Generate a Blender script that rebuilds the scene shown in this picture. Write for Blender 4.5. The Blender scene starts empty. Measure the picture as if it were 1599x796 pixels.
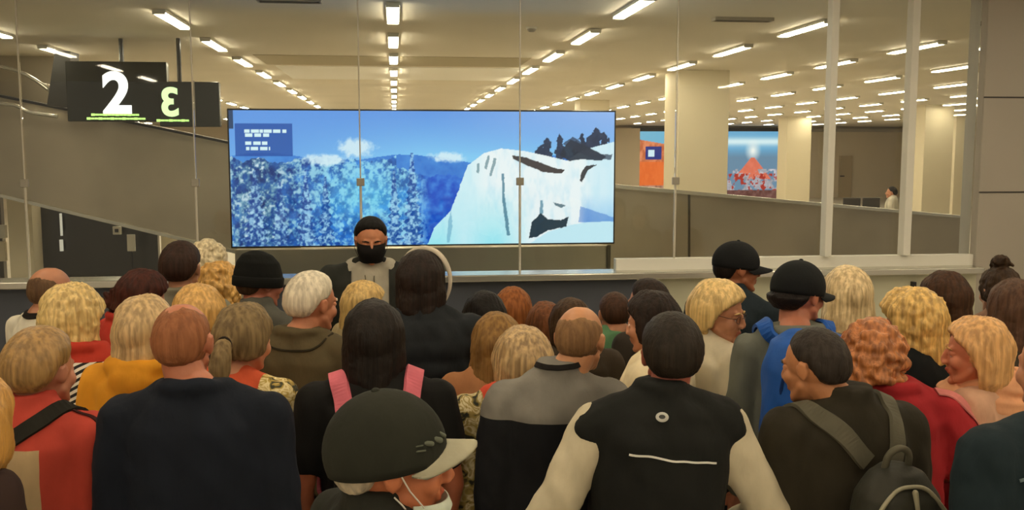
import bpy, bmesh, math, random
import numpy as np
from mathutils import Vector, Matrix, noise
from mathutils.bvhtree import BVHTree
random.seed(7)
C = bpy.context.scene.collection
R = math.radians
# ------------------------------------------------------------------ camera, world, exposure
F = 1500.0; W0, H0 = 1599, 796
CAMZ = 2.2; YAW = R(6.92); PIT = R(6.09)
fwd = Vector((math.sin(YAW)*math.cos(PIT), math.cos(YAW)*math.cos(PIT), -math.sin(PIT)))
rgt = Vector((math.cos(YAW), -math.sin(YAW), 0)); upv = rgt.cross(fwd)
CP = Vector((0, 0, CAMZ))
cam = bpy.data.objects.new('camera', bpy.data.cameras.new('camera')); C.objects.link(cam)
cam.location = CP; cam.rotation_euler = (R(90)-PIT, 0, -YAW)
cam.data.sensor_width = 36; cam.data.lens = F/W0*36; cam.data.clip_end = 200
bpy.context.scene.camera = cam
vs = bpy.context.scene.view_settings
vs.view_transform = 'Standard'; vs.look = 'None'; vs.gamma = 1; vs.exposure = 0.5; vs.use_curve_mapping = False
wd = bpy.data.worlds.new('world'); bpy.context.scene.world = wd; wd.use_nodes = True
wd.node_tree.nodes['Background'].inputs[0].default_value = (1.0, .84, .62, 1)
wd.node_tree.nodes['Background'].inputs[1].default_value = 0.27
LAMP = 26.0          # emission of the strip lights
CEIL = 3.45

def ray(px, py): return fwd + rgt*((px-W0/2)/F) - upv*((py-H0/2)/F)
def at(px, py, Y): r = ray(px, py); return CP + r*(Y/r.y)
def deep(px, py, D): return CP + ray(px, py)*D

# ------------------------------------------------------------------ materials
MATS = {}
def mat(name, col, rough=.6, metal=0., bump=0., bscale=(30,30,30), var=0., vscale=(4,4,4), col2=None, emit=None, estr=0., spec=.5, sheen=0.):
    if name in MATS: return MATS[name]
    m = bpy.data.materials.new(name); m.use_nodes = True; nt = m.node_tree; N = nt.nodes; L = nt.links
    b = N['Principled BSDF']
    b.inputs['Base Color'].default_value = (*col, 1); b.inputs['Roughness'].default_value = rough
    b.inputs['Metallic'].default_value = metal; b.inputs['Specular IOR Level'].default_value = spec
    if sheen: b.inputs['Sheen Weight'].default_value = sheen
    if bump or var or col2:
        tc = N.new('ShaderNodeTexCoord')
    if var or col2:
        mp = N.new('ShaderNodeMapping'); mp.inputs['Scale'].default_value = vscale
        nz = N.new('ShaderNodeTexNoise'); nz.inputs['Scale'].default_value = 1; nz.inputs['Detail'].default_value = 1.5 if name.startswith('hair') else 4
        rp = N.new('ShaderNodeValToRGB')
        c2 = col2 or tuple(c*(1-var) for c in col)
        rp.color_ramp.elements[0].position = .35; rp.color_ramp.elements[1].position = .65
        rp.color_ramp.elements[0].color = (*c2, 1); rp.color_ramp.elements[1].color = (*col, 1)
        L.new(tc.outputs['Object'], mp.inputs[0]); L.new(mp.outputs[0], nz.inputs['Vector']); L.new(nz.outputs[0], rp.inputs[0]); L.new(rp.outputs[0], b.inputs['Base Color'])
    if bump:
        mp = N.new('ShaderNodeMapping'); mp.inputs['Scale'].default_value = bscale
        nz = N.new('ShaderNodeTexNoise'); nz.inputs['Scale'].default_value = 1; nz.inputs['Detail'].default_value = 3
        bp = N.new('ShaderNodeBump'); bp.inputs['Strength'].default_value = bump; bp.inputs['Distance'].default_value = .01
        L.new(tc.outputs['Object'], mp.inputs[0]); L.new(mp.outputs[0], nz.inputs['Vector']); L.new(nz.outputs[0], bp.inputs['Height']); L.new(bp.outputs[0], b.inputs['Normal'])
    if emit:
        b.inputs['Emission Color'].default_value = (*emit, 1); b.inputs['Emission Strength'].default_value = estr
    MATS[name] = m; return m
def hexc(h):
    h = h.lstrip('#'); v = [int(h[i:i+2], 16)/255 for i in (0, 2, 4)]
    return tuple(x/12.92 if x <= .04045 else ((x+.055)/1.055)**2.4 for x in v)
def cloth(h, rough=.85, bump=.35):
    c = hexc(h); return mat('cloth_'+h, c, rough, bump=bump, bscale=(26, 26, 12), var=.22, vscale=(9, 9, 5), spec=.25)
def skin(h='c98a68'):
    c = hexc(h); return mat('skin_'+h, c, .48, bump=.06, bscale=(160,)*3, var=.14, vscale=(18,)*3, spec=.4)
def hairm(h, h2):
    a, b = hexc(h), hexc(h2); k = 1.22 if sum(a) > .55 else 1.0; a = tuple(min(.9, x*k) for x in a); b = tuple(x*.65+y*.35 for x, y in zip(b, a))
    return mat('hair_'+h+h2, a, .42 if k > 1 else .55, bump=.35, bscale=(200, 200, 5), col2=b, vscale=(70, 70, 2.6), spec=.5 if k > 1 else .2)
def vcol_mat(name, strength, gloss=.25):
    m = bpy.data.materials.new(name); m.use_nodes = True; nt = m.node_tree
    b = nt.nodes['Principled BSDF']; a = nt.nodes.new('ShaderNodeVertexColor'); a.layer_name = 'picture'
    b.inputs['Base Color'].default_value = (.01, .01, .01, 1); b.inputs['Roughness'].default_value = gloss
    nt.links.new(a.outputs[0], b.inputs['Emission Color']); b.inputs['Emission Strength'].default_value = strength
    return m
def glass_mat():
    m = bpy.data.materials.new('pane_glass'); m.use_nodes = True; nt = m.node_tree; nt.nodes.remove(nt.nodes['Principled BSDF'])
    o = nt.nodes['Material Output']; t = nt.nodes.new('ShaderNodeBsdfTransparent'); t.inputs[0].default_value = (.95, .97, .95, 1)
    g = nt.nodes.new('ShaderNodeBsdfGlossy'); g.inputs['Roughness'].default_value = .02
    fr = nt.nodes.new('ShaderNodeFresnel'); fr.inputs[0].default_value = 1.45; mx = nt.nodes.new('ShaderNodeMixShader')
    nt.links.new(fr.outputs[0], mx.inputs[0]); nt.links.new(t.outputs[0], mx.inputs[1]); nt.links.new(g.outputs[0], mx.inputs[2]); nt.links.new(mx.outputs[0], o.inputs[0])
    return m
def floral_mat(name, c1, c2, c3, scale):
    m = bpy.data.materials.new(name); m.use_nodes = True; nt = m.node_tree; N = nt.nodes; L = nt.links; b = N['Principled BSDF']
    b.inputs['Roughness'].default_value = .85
    tc = N.new('ShaderNodeTexCoord'); nz = N.new('ShaderNodeTexNoise'); nz.inputs['Scale'].default_value = scale; nz.inputs['Detail'].default_value = 2.5; nz.inputs['Distortion'].default_value = 1.2
    rp = N.new('ShaderNodeValToRGB'); rp.color_ramp.interpolation = 'EASE'
    for i, (p, c) in enumerate([(.36, c3), (.46, c2), (.52, c1), (.6, c2), (.68, c1)]):
        e = rp.color_ramp.elements[i] if i < 2 else rp.color_ramp.elements.new(p); e.position = p; e.color = (*hexc(c), 1)
    L.new(tc.outputs['Object'], nz.inputs['Vector']); L.new(nz.outputs[0], rp.inputs[0]); L.new(rp.outputs[0], b.inputs['Base Color'])
    return m
def stripe_mat(name, c1, c2, scale, direction='Z'):
    m = bpy.data.materials.new(name); m.use_nodes = True; nt = m.node_tree; N = nt.nodes; L = nt.links; b = N['Principled BSDF']
    b.inputs['Roughness'].default_value = .85
    tc = N.new('ShaderNodeTexCoord'); mp = N.new('ShaderNodeMapping'); mp.inputs['Rotation'].default_value = (0, R(28), 0)
    w = N.new('ShaderNodeTexWave'); w.bands_direction = direction; w.inputs['Scale'].default_value = scale; w.inputs['Distortion'].default_value = 1.2; w.inputs['Detail'].default_value = 0
    rp = N.new('ShaderNodeValToRGB'); rp.color_ramp.elements[0].position = .45; rp.color_ramp.elements[1].position = .55
    rp.color_ramp.elements[0].color = (*hexc(c1), 1); rp.color_ramp.elements[1].color = (*hexc(c2), 1)
    L.new(tc.outputs['Object'], mp.inputs[0]); L.new(mp.outputs[0], w.inputs['Vector']); L.new(w.outputs[1], rp.inputs[0]); L.new(rp.outputs[0], b.inputs['Base Color'])
    return m

# ------------------------------------------------------------------ mesh helpers
def mk(name, me, parent=None, mats=()):
    o = bpy.data.objects.new(name, me); C.objects.link(o)
    for m in mats: me.materials.append(m)
    if parent: o.parent = parent
    return o
def frombm(name, bm, m, parent=None, smooth=False):
    bmesh.ops.recalc_face_normals(bm, faces=bm.faces)
    me = bpy.data.meshes.new(name); bm.to_mesh(me); bm.free()
    if smooth: me.polygons.foreach_set('use_smooth', [True]*len(me.polygons))
    return mk(name, me, parent, m if isinstance(m, (list, tuple)) else [m])
def tag(o, label=None, cat=None, group=None, kind=None):
    if label: o['label'] = label
    if cat: o['category'] = cat
    if group: o['group'] = group
    if kind: o['kind'] = kind
    return o
def empty(name, loc, rz=0):
    o = bpy.data.objects.new(name, None); C.objects.link(o); o.location = loc; o.rotation_euler = (0, 0, rz); o.empty_display_size = .1
    return o
def box(bm, c, d, M=None, bev=0.):
    r = bmesh.ops.create_cube(bm, size=1)
    vsx = r['verts']
    for v in vsx:
        v.co = Vector((c[0]+v.co.x*d[0], c[1]+v.co.y*d[1], c[2]+v.co.z*d[2]))
    if bev:
        es = list({e for v in vsx for e in v.link_edges})
        rr = bmesh.ops.bevel(bm, geom=es, offset=bev, segments=2, affect='EDGES', profile=.5)
        vsx = list({v for f in rr['faces'] for v in f.verts} | {v for v in vsx if v.is_valid})
    if M is not None:
        for v in vsx: v.co = M @ v.co
def grid_tube(bm, rings, closed_ends=True):
    """rings: list of lists of Vectors, each the same count; makes a closed skin."""
    n = len(rings[0]); vv = [[bm.verts.new(p) for p in r] for r in rings]
    for a, b in zip(vv, vv[1:]):
        for i in range(n): bm.faces.new((a[i], a[(i+1) % n], b[(i+1) % n], b[i]))
    if closed_ends:
        bm.faces.new(vv[0][::-1]); bm.faces.new(vv[-1])
def frame(d):
    d = d.normalized(); a = Vector((0, 0, 1)) if abs(d.z) < .9 else Vector((1, 0, 0))
    u = d.cross(a).normalized(); return u, d.cross(u).normalized()
def cap(bm, p0, r0, p1, r1, n=14, M=None):
    p0, p1 = Vector(p0), Vector(p1); d = (p1-p0); 
    if d.length < 1e-6: d = Vector((0, 0, 1e-4))
    u, w = frame(d); dn = d.normalized(); rings = []
    for k in range(1, 5):
        a = R(90)*(1-k/4); rings.append((p0-dn*r0*math.sin(a), r0*math.cos(a)))
    for k in range(1, 5):
        a = R(90)*(k-1)/4+.0001; rings.append((p1+dn*r1*math.sin(a), r1*math.cos(a)))
    out = []
    for c, r in rings:
        out.append([c+u*(r*math.cos(2*math.pi*i/n))+w*(r*math.sin(2*math.pi*i/n)) for i in range(n)])
    if M is not None: out = [[M @ q for q in o] for o in out]
    grid_tube(bm, out)
def ell(bm, c, r, M=None, rot=None, nu=20, nv=12):
    c = Vector(c); rings = []
    for j in range(1, nv):
        t = math.pi*j/nv; ring = []
        for i in range(nu):
            a = 2*math.pi*i/nu
            q = Vector((r[0]*math.sin(t)*math.cos(a), r[1]*math.sin(t)*math.sin(a), -r[2]*math.cos(t)))
            if rot is not None: q = rot @ q
            q = q+c
            ring.append(M @ q if M is not None else q)
        rings.append(ring)
    grid_tube(bm, rings)
def loft(bm, rows, n=24, M=None, pw=2.3):
    rings = []
    for (z, cx, cy, rx, ry) in rows:
        ring = []
        for i in range(n):
            a = 2*math.pi*i/n; ca, sa = math.cos(a), math.sin(a)
            q = Vector((cx+rx*math.copysign(abs(ca)**(2/pw), ca), cy+ry*math.copysign(abs(sa)**(2/pw), sa), z))
            ring.append(M @ q if M is not None else q)
        rings.append(ring)
    grid_tube(bm, rings)
def tube(bm, pts, r, n=8, M=None):
    pts = [Vector(p) for p in pts]; rings = []; rr = r if isinstance(r, (list, tuple)) else [r]*len(pts)
    pu = None
    for k, p in enumerate(pts):
        d = (pts[min(k+1, len(pts)-1)]-pts[max(k-1, 0)]).normalized()
        if pu is None: u, w = frame(d)
        else:
            u = (pu-d*pu.dot(d)).normalized(); w = d.cross(u)
        pu = u
        rings.append([p+u*(rr[k]*math.cos(2*math.pi*i/n))+w*(rr[k]*math.sin(2*math.pi*i/n)) for i in range(n)])
    if M is not None: rings = [[M @ q for q in o] for o in rings]
    grid_tube(bm, rings)
def spline(pts, k=6):
    pts = [Vector(p) for p in pts]; out = []
    P = [pts[0]*2-pts[1]]+pts+[pts[-1]*2-pts[-2]]
    for i in range(1, len(P)-2):
        for j in range(k):
            t = j/k
            out.append(.5*((2*P[i])+(P[i+1]-P[i-1])*t+(2*P[i-1]-5*P[i]+4*P[i+1]-P[i+2])*t*t+(3*P[i]-P[i-1]-3*P[i+1]+P[i+2])*t**3))
    out.append(pts[-1]); return out
def remesh(bm, voxel, smooth=3, disp=None):
    """fuse overlapping closed shapes into ONE continuous surface"""
    bmesh.ops.recalc_face_normals(bm, faces=bm.faces)
    me = bpy.data.meshes.new('tmp'); bm.to_mesh(me); bm.free()
    o = bpy.data.objects.new('tmp', me); C.objects.link(o)
    md = o.modifiers.new('r', 'REMESH'); md.mode = 'VOXEL'; md.voxel_size = voxel
    if smooth:
        sm = o.modifiers.new('s', 'SMOOTH'); sm.factor = .5; sm.iterations = smooth
    dg = bpy.context.evaluated_depsgraph_get(); ev = o.evaluated_get(dg)
    new = bpy.data.meshes.new_from_object(ev); bpy.data.objects.remove(o); bpy.data.meshes.remove(me)
    if disp:
        for v, nn in zip(new.vertices, [x.vector.copy() for x in new.vertex_normals]): v.co += nn*disp(v.co)
    new.polygons.foreach_set('use_smooth', [True]*len(new.polygons)); new.update()
    return new

# ------------------------------------------------------------------ the hall
M_ceil = mat('ceiling_paint', (.80, .74, .62), .75, bump=.05, var=.06, vscale=(.6, .6, 1))
M_wall = mat('pale_wall', (.72, .62, .47), .7, var=.05, vscale=(.5, .5, .5))
M_floor = mat('floor_stone', (.60, .54, .44), .35, var=.12, vscale=(2, 2, 2))
M_steel = mat('brushed_steel', (.52, .46, .36), .34, .72, bump=.08, bscale=(.8, .8, 40), var=.22, vscale=(.9, .9, .9))
M_steel_d = mat('dark_steel', (.11, .10, .08), .38, .8, var=.2, vscale=(1.5, 1.5, 1.5))
M_counter = mat('blue_grey_panel', (.085, .095, .12), .5, var=.15, vscale=(1.5, 1.5, 1.5))
M_counter_r = mat('sage_panel', (.58, .57, .42), .5, var=.08, vscale=(1, 1, 1))
M_ledge = mat('satin_ledge', (.62, .60, .52), .25, .7)
M_white = mat('white_frame', (.78, .76, .68), .45)
M_dark = mat('black_plastic', (.012, .012, .013), .3)
M_clad = mat('grey_cladding', (.42, .38, .32), .55, var=.08, vscale=(.8, .8, .8))
M_seam = mat('seam', (.05, .045, .04), .7)
M_col = mat('cream_column', (.76, .68, .50), .6)
M_glass = glass_mat()
def sbox(name, c, d, m, bev=0):
    bm = bmesh.new(); box(bm, c, d, bev=bev); return tag(frombm(name, bm, m), kind='structure')
XL, XR, YB = -15., 27., 45.
sbox('floor', ((XL+XR)/2, YB/2-1, -.1), (XR-XL, YB+6, .2), M_floor)
sbox('ceiling', ((XL+XR)/2, YB/2-1, CEIL+.1), (XR-XL, YB+6, .2), M_ceil)
sbox('wall_back', ((XL+XR)/2, YB+.1, CEIL/2), (XR-XL, .2, CEIL), M_wall)
sbox('wall_left', (XL-.1, YB/2-1, CEIL/2), (.2, YB+6, CEIL), M_wall)
sbox('wall_right', (XR+.1, YB/2-1, CEIL/2), (.2, YB+6, CEIL), M_wall)
# ceiling seams and a paler cross band
def ceil_strip(px0, px1, y0, y1, m, n, t=.012):
    Ya = (CEIL-CAMZ)*F/(238-y0); Yb = (CEIL-CAMZ)*F/(238-y1); a = at(px0, y0, Ya); b = at(px1, y0, Ya)
    sbox(n, ((a.x+b.x)/2, (Ya+Yb)/2, CEIL-t/2), (b.x-a.x, Yb-Ya, t), m)
ceil_strip(430, 820, 108, 127, mat('pale_ceiling_band', (.97, .95, .90), .6), 'trim_1', .006)
ceil_strip(395, 830, 92, 106, mat('dull_ceiling_band', (.46, .40, .27), .7), 'trim_2', .006)
# air grilles in the ceiling
def vent(px, py, w, l, lab):
    Y = (CEIL-CAMZ)*F/(238-py); p = at(px, py, Y); t = empty('ceiling_vent', (p.x, Y, CEIL-.03)); tag(t, lab, 'vent', 'air slots in the ceiling')
    bm = bmesh.new(); box(bm, (0, -l/2, .015), (w, .015, .03)); box(bm, (0, l/2, .015), (w, .015, .03)); box(bm, (-w/2, 0, .015), (.015, l, .03)); box(bm, (w/2, 0, .015), (.015, l, .03)); frombm('frame', bm, M_clad, t)
    for k in range(3):
        bm = bmesh.new(); box(bm, (0, -l/2+l*(k+1)/4, .018), (w-.01, .012, .022)); frombm('slat', bm, M_seam, t)
vent(452, 9, .5, .13, 'dark air slot in the ceiling near the top edge left of centre')
vent(1160, 26, .55, .12, 'faint air slot in the ceiling above the large square column')
# smoke detector
p = at(830, 45, (CEIL-CAMZ)*F/(238-45)); t = empty('smoke_detector', (p.x, p.y, CEIL-.05)); tag(t, 'small round grey smoke detector on the ceiling', 'smoke detector')
bm = bmesh.new(); loft(bm, [(0, 0, 0, .025, .025), (.012, 0, 0, .04, .04), (.03, 0, 0, .045, .045)], pw=2); frombm('sensor', bm, M_clad, t)
bm = bmesh.new(); loft(bm, [(.03, 0, 0, .055, .055), (.05, 0, 0, .055, .055)], pw=2); frombm('base', bm, M_white, t)
# columns
def column(pl, pr, top, w_d, n):
    Y = (CEIL-CAMZ)*F/(238-top); a = at(pl, top, Y); b = at(pr, top, Y); w = b.x-a.x
    bm = bmesh.new(); box(bm, ((a.x+b.x)/2, Y+w_d/2, CEIL/2), (w, w_d, CEIL), bev=.01); box(bm, ((a.x+b.x)/2, Y+w_d/2, .06), (w+.04, w_d+.04, .12))
    tag(frombm('trim_%d' % n, bm, M_col), kind='structure')
column(1061, 1140, 108, .78, 5); column(1446, 1491, 160, .75, 6); column(1230, 1268, 180, .8, 7)
column(1494, 1530, 177, .8, 8); column(906, 952, 156, .7, 9)
# far wall block left of the posters, dark header, door
def wallrect(name, px0, px1, py0, py1, Y, th, m, kind='structure'):
    a = at(px0, py0, Y); b = at(px1, py1, Y)
    bm = bmesh.new(); box(bm, ((a.x+b.x)/2, Y+th/2, (a.z+b.z)/2), (abs(b.x-a.x), th, abs(a.z-b.z))); o = frombm(name, bm, m); tag(o, kind=kind); return o
wallrect('trim_10', 958, 998, 200, 311, 43.5, .6, M_wall)
wallrect('trim_11', 1268, 1500, 201, 206, 44.6, .4, M_clad)
wallrect('trim_12', 990, 1222, 199, 204, 44.5, .5, M_dark)
dr = wallrect('door_1', 1312, 1329, 243, 310, 44.9, .1, mat('tan_door', (.48, .38, .24), .5))
bm = bmesh.new(); q = at(1315, 280, 44.85); box(bm, (q.x, 44.85, 1.05), (.2, .06, .06)); h = frombm('handle', bm, M_dark); h.parent = dr
# big near cladded pillar at the right
a = at(1519, 398, 7.0); pilX = a.x
bm = bmesh.new(); box(bm, (pilX+1.5, 7.08, CEIL/2), (3.0, .24, CEIL), bev=.01); pil = tag(frombm('wall_pillar', bm, M_clad), kind='structure')
for i, py in enumerate((152, 300)):
    z = at(1560, py, 6.96).z; sbox('trim_%d' % (20+i), (pilX+1.5, 6.96, z), (3.0, .006, .012), M_seam)
# ------------------------------------------------------------------ glass partition on a counter wall, Y = 7
GY = 7.0
zl = at(800, 427, GY).z
xj = [at(px, 283, GY).x for px in (38, 305, 563, 812, 1055, 1292, 1415)]
xL = xj[0]-(xj[1]-xj[0])*1.0
bm = bmesh.new(); box(bm, ((xL+xj[4]-.3)/2, GY, (zl-.03)/2), (xj[4]-.3-xL, .12, zl-.03)); tag(frombm('wall_counter_front', bm, M_counter), kind='structure')
bm = bmesh.new(); box(bm, ((xj[4]-.3+pilX)/2, GY, (zl-.03)/2), (pilX-xj[4]+.3, .12, zl-.03)); tag(frombm('wall_counter_end', bm, M_counter_r), kind='structure')
bm = bmesh.new(); box(bm, ((xL+pilX)/2, GY-.04, zl-.012), (pilX-xL, .26, .05), bev=.008); tag(frombm('trim_30', bm, M_ledge), kind='structure')
# pale rail zone behind the ledge at the right
zr = at(1200, 401, GY).z
bm = bmesh.new(); box(bm, ((xj[4]-.45+pilX)/2, GY+.03, (zl+zr)/2), (pilX-xj[4]+.45, .08, zr-zl), bev=.004); tag(frombm('trim_31', bm, M_white), kind='structure')
for i, (x, w) in enumerate(((xj[5], .058), (xj[6], .062))):
    bm = bmesh.new(); box(bm, (x, GY-.01, (zr+CEIL)/2), (w, .09, CEIL-zr), bev=.006); tag(frombm('trim_%d' % (40+i), bm, M_white), kind='structure')
bm = bmesh.new(); box(bm, (at(1418, 440, GY).x, GY-.075, zl-.14), (.03, .05, .08), bev=.004); tag(frombm('trim_44', bm, M_dark), kind='structure')
# panes between joints
names = ['left end', 'left part of the ramp', 'left part of the picture wall', 'middle of the picture wall', 'right end of the picture wall', 'tall square column', 'narrow bay between the white posts', 'bay beside the grey pillar']
xs = [xL]+xj+[pilX]
M_joint = mat('silicone_joint', (.62, .58, .48), .3)
for i in range(len(xs)-1):
    x0, x1 = xs[i]+.004, xs[i+1]-.004; zb = zl+.014 if i < 5 else zr
    bm = bmesh.new(); box(bm, ((x0+x1)/2, GY+.02 if i < 5 else GY+.04, (zb+CEIL)/2), (x1-x0, .010, CEIL-zb)); tag(frombm('window_%d' % (i+1), bm, M_glass), kind='structure')
for i, x in enumerate(xj[:5]):
    t = empty('glass_clamp', (x, GY-.0, at(600, 284, GY).z)); tag(t, 'small square metal clamp on the glass before the ' + ['far left ramp', 'ramp beside the picture wall', 'snowy trees on the picture wall', 'white rock on the picture wall', 'tall square column'][i], 'clamp', 'square clamps holding the glass screen')
    bm = bmesh.new(); box(bm, (0, 0, 0), (.056, .022, .056), bev=.004); frombm('plate', bm, mat('clamp_metal', (.40, .37, .30), .35, .6), t)
    bm = bmesh.new(); z0 = t.location.z; tube(bm, [(0, .005, zl+.014-z0), (0, .005, -.028)], .009); frombm('lower_rod', bm, M_joint, t)
    bm = bmesh.new(); tube(bm, [(0, .005, .028), (0, .005, CEIL-z0)], .005); frombm('upper_rod', bm, M_joint, t)
# ------------------------------------------------------------------ ramps behind
def slab(name, pts, Y, th, m):
    P = [at(x, y, Y) for x, y in pts]; bm = bmesh.new()
    a = [bm.verts.new((p.x, Y, p.z)) for p in P]; b = [bm.verts.new((p.x, Y+th, p.z)) for p in P]
    bm.faces.new(a[::-1]); bm.faces.new(b); n = len(P)
    for i in range(n): bm.faces.new((a[i], a[(i+1) % n], b[(i+1) % n], b[i]))
    return tag(frombm(name, bm, m), kind='structure')
slab('wall_ramp_left', [(-500, 50), (208, 193), (470, 247), (470, 418), (300, 377), (0, 305), (-500, 184)], 12., .35, M_steel)
slab('trim_50', [(-500, 47), (208, 190), (470, 244), (470, 248), (208, 194), (-500, 51)], 11.95, .45, M_dark)
slab('trim_51', [(-500, 182), (0, 303), (300, 375), (470, 416), (470, 420), (300, 380), (0, 308), (-500, 187)], 11.93, .45, M_ledge)
slab('wall_walkway_upper', [(-600, 77), (92, 77), (110, 230), (-600, 230)], 13.4, .3, M_steel)
slab('wall_ramp_right', [(940, 289), (1517, 341), (1700, 357), (1700, 560), (940, 560)], 12., .3, M_steel)
slab('trim_52', [(940, 286), (1517, 338), (1700, 354), (1700, 357), (1517, 342), (940, 292)], 11.94, .42, M_ledge)
slab('trim_53', [(1075, 303), (1078, 303), (1078, 520), (1075, 520)], 11.985, .02, M_steel_d)
for i, pts in enumerate(([(-60, 95), (0, 104), (30, 112), (55, 125), (78, 142)], [(-60, 160), (0, 162), (25, 165), (45, 175), (90, 182)])):
    bm = bmesh.new(); P = [at(x, y, 11.8) for x, y in pts]; sp = spline(P); tube(bm, sp, .022)
    for pp in (sp[4], sp[-5]): tube(bm, [pp, pp+Vector((0, .45, 0))], .012)
    frombm('handrail', bm, M_ledge, smooth=True)
    tag(bpy.data.objects['handrail' + ('' if i == 0 else '.001')], ['bright curved handrail on the left ramp, the upper one', 'bright curved handrail on the left ramp, the lower one'][i], 'handrail', 'handrails on the left ramp')
# things under the left ramp: cream columns, dark glazed recess
wallrect('trim_60', 9, 57, 290, 470, 12.5, .5, M_col); wallrect('trim_61', 250, 300, 340, 470, 12.6, .3, M_col)
wallrect('wall_recess', 57, 250, 300, 470, 12.8, .1, mat('dark_glazing', (.035, .034, .028), .2, var=.3, vscale=(1, 1, 1)))
wallrect('trim_62', -200, 9, 300, 470, 12.8, .1, M_steel_d); wallrect('trim_63', -60, 8, 352, 372, 12.7, .08, M_white)
wallrect('trim_64', -60, 8, 378, 408, 12.7, .08, M_col)
for (a0, a1, b0, b1, nm, lb, ct) in ((93, 98, 333, 368, 'strip_sign', 'thin upright pale strip sign on dark glazing, upper piece', 'sign'), (93, 99, 374, 392, 'strip_sign', 'short upright pale strip sign on dark glazing, lower piece', 'sign')):
    a = at(a0, b0, 12.72); b = at(a1, b1, 12.72); t = empty(nm, ((a.x+b.x)/2, 12.72, b.z)); tag(t, lb, ct)
    w, hh = b.x-a.x, a.z-b.z
    bm = bmesh.new(); box(bm, (0, 0, hh/2), (w, .03, hh), bev=.004); frombm('panel', bm, mat('pale_sign', (.8, .8, .7), .4, emit=(1, .95, .8), estr=.25), t)
    bm = bmesh.new(); box(bm, (0, .03, hh/2), (w*.6, .04, hh*.7)); frombm('bracket', bm, M_dark, t)
a = at(176, 352, 12.7); b = at(190, 366, 12.7); t = empty('square_fixture', ((a.x+b.x)/2, 12.7, b.z)); tag(t, 'small square pale fixture with dark centre under the left ramp', 'fixture')
w = b.x-a.x; bm = bmesh.new(); box(bm, (0, 0, w/2), (w, .04, w), bev=.006); frombm('housing', bm, M_white, t); bm = bmesh.new(); box(bm, (0, -.025, w/2), (w*.4, .02, w*.4)); frombm('lens', bm, M_dark, t); bm = bmesh.new(); box(bm, (0, .05, w/2), (w*.5, .08, w*.5)); frombm('mount', bm, M_dark, t)
a = at(198, 366, 12.5); b = at(212, 392, 12.5); t = empty('notice_board', ((a.x+b.x)/2, 12.5, 0)); tag(t, 'narrow white notice on a thin post before the dark glazing', 'notice')
bm = bmesh.new(); box(bm, (0, 0, (a.z+b.z)/2), (b.x-a.x, .02, a.z-b.z), bev=.004); frombm('board', bm, M_white, t); bm = bmesh.new(); tube(bm, [(0, .02, 0), (0, .02, a.z-.05)], .012); frombm('post', bm, M_dark, t)
bm = bmesh.new(); loft(bm, [(0, 0, .02, .12, .12), (.02, 0, .02, .12, .12)], pw=2); frombm('base', bm, M_dark, t)
# ------------------------------------------------------------------ video wall
SY = 9.0
a = at(357, 172, SY); b = at(957, 378, SY); SW, SH = b.x-a.x, a.z-b.z
def fbm(x, y, s, seed):
    rng = np.random.RandomState(seed); tot = np.zeros_like(x); amp = 1.; f = s; nrm = 0
    for o in range(4):
        g = rng.rand(64, 64); xi = (x*f) % 64; yi = (y*f) % 64; x0 = xi.astype(int); y0 = yi.astype(int); fx = xi-x0; fy = yi-y0
        fx = fx*fx*(3-2*fx); fy = fy*fy*(3-2*fy); x1 = (x0+1) % 64; y1 = (y0+1) % 64; x0 %= 64; y0 %= 64
        tot += amp*(g[y0, x0]*(1-fx)*(1-fy)+g[y0, x1]*fx*(1-fy)+g[y1, x0]*(1-fx)*fy+g[y1, x1]*fx*fy); nrm += amp; amp *= .55; f *= 2.03
    return tot/nrm
def inpoly(x, y, poly):
    ins = np.zeros(x.shape, bool); n = len(poly)
    for i in range(n):
        x1, y1 = poly[i]; x2, y2 = poly[(i+1) % n]
        c = ((y1 > y) != (y2 > y)) & (x < (x2-x1)*(y-y1)/((y2-y1) or 1e-9)+x1); ins ^= c
    return ins
def lerp(c, d, t): return c*(1-t[..., None])+np.array(d)*t[..., None]
def picture(name, nx, ny, w, h, colfn, m, parent):
    xs_, zs_ = np.meshgrid(np.linspace(0, 1, nx), np.linspace(0, 1, ny)); col = colfn(xs_, 1-zs_)
    co = np.stack([xs_*w-w/2, np.zeros_like(xs_), zs_*h], -1).reshape(-1, 3)
    idx = np.arange(nx*ny).reshape(ny, nx); f = np.stack([idx[:-1, :-1], idx[:-1, 1:], idx[1:, 1:], idx[1:, :-1]], -1).reshape(-1, 4)
    me = bpy.data.meshes.new(name); me.from_pydata(co.tolist(), [], f.tolist()); ca = me.color_attributes.new('picture', 'FLOAT_COLOR', 'POINT')
    c4 = np.concatenate([np.clip(col, 0, 1)**2.2, np.ones(col.shape[:2]+(1,))], -1).reshape(-1); ca.data.foreach_set('color', c4)
    return mk(name, me, parent, [m])
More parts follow.
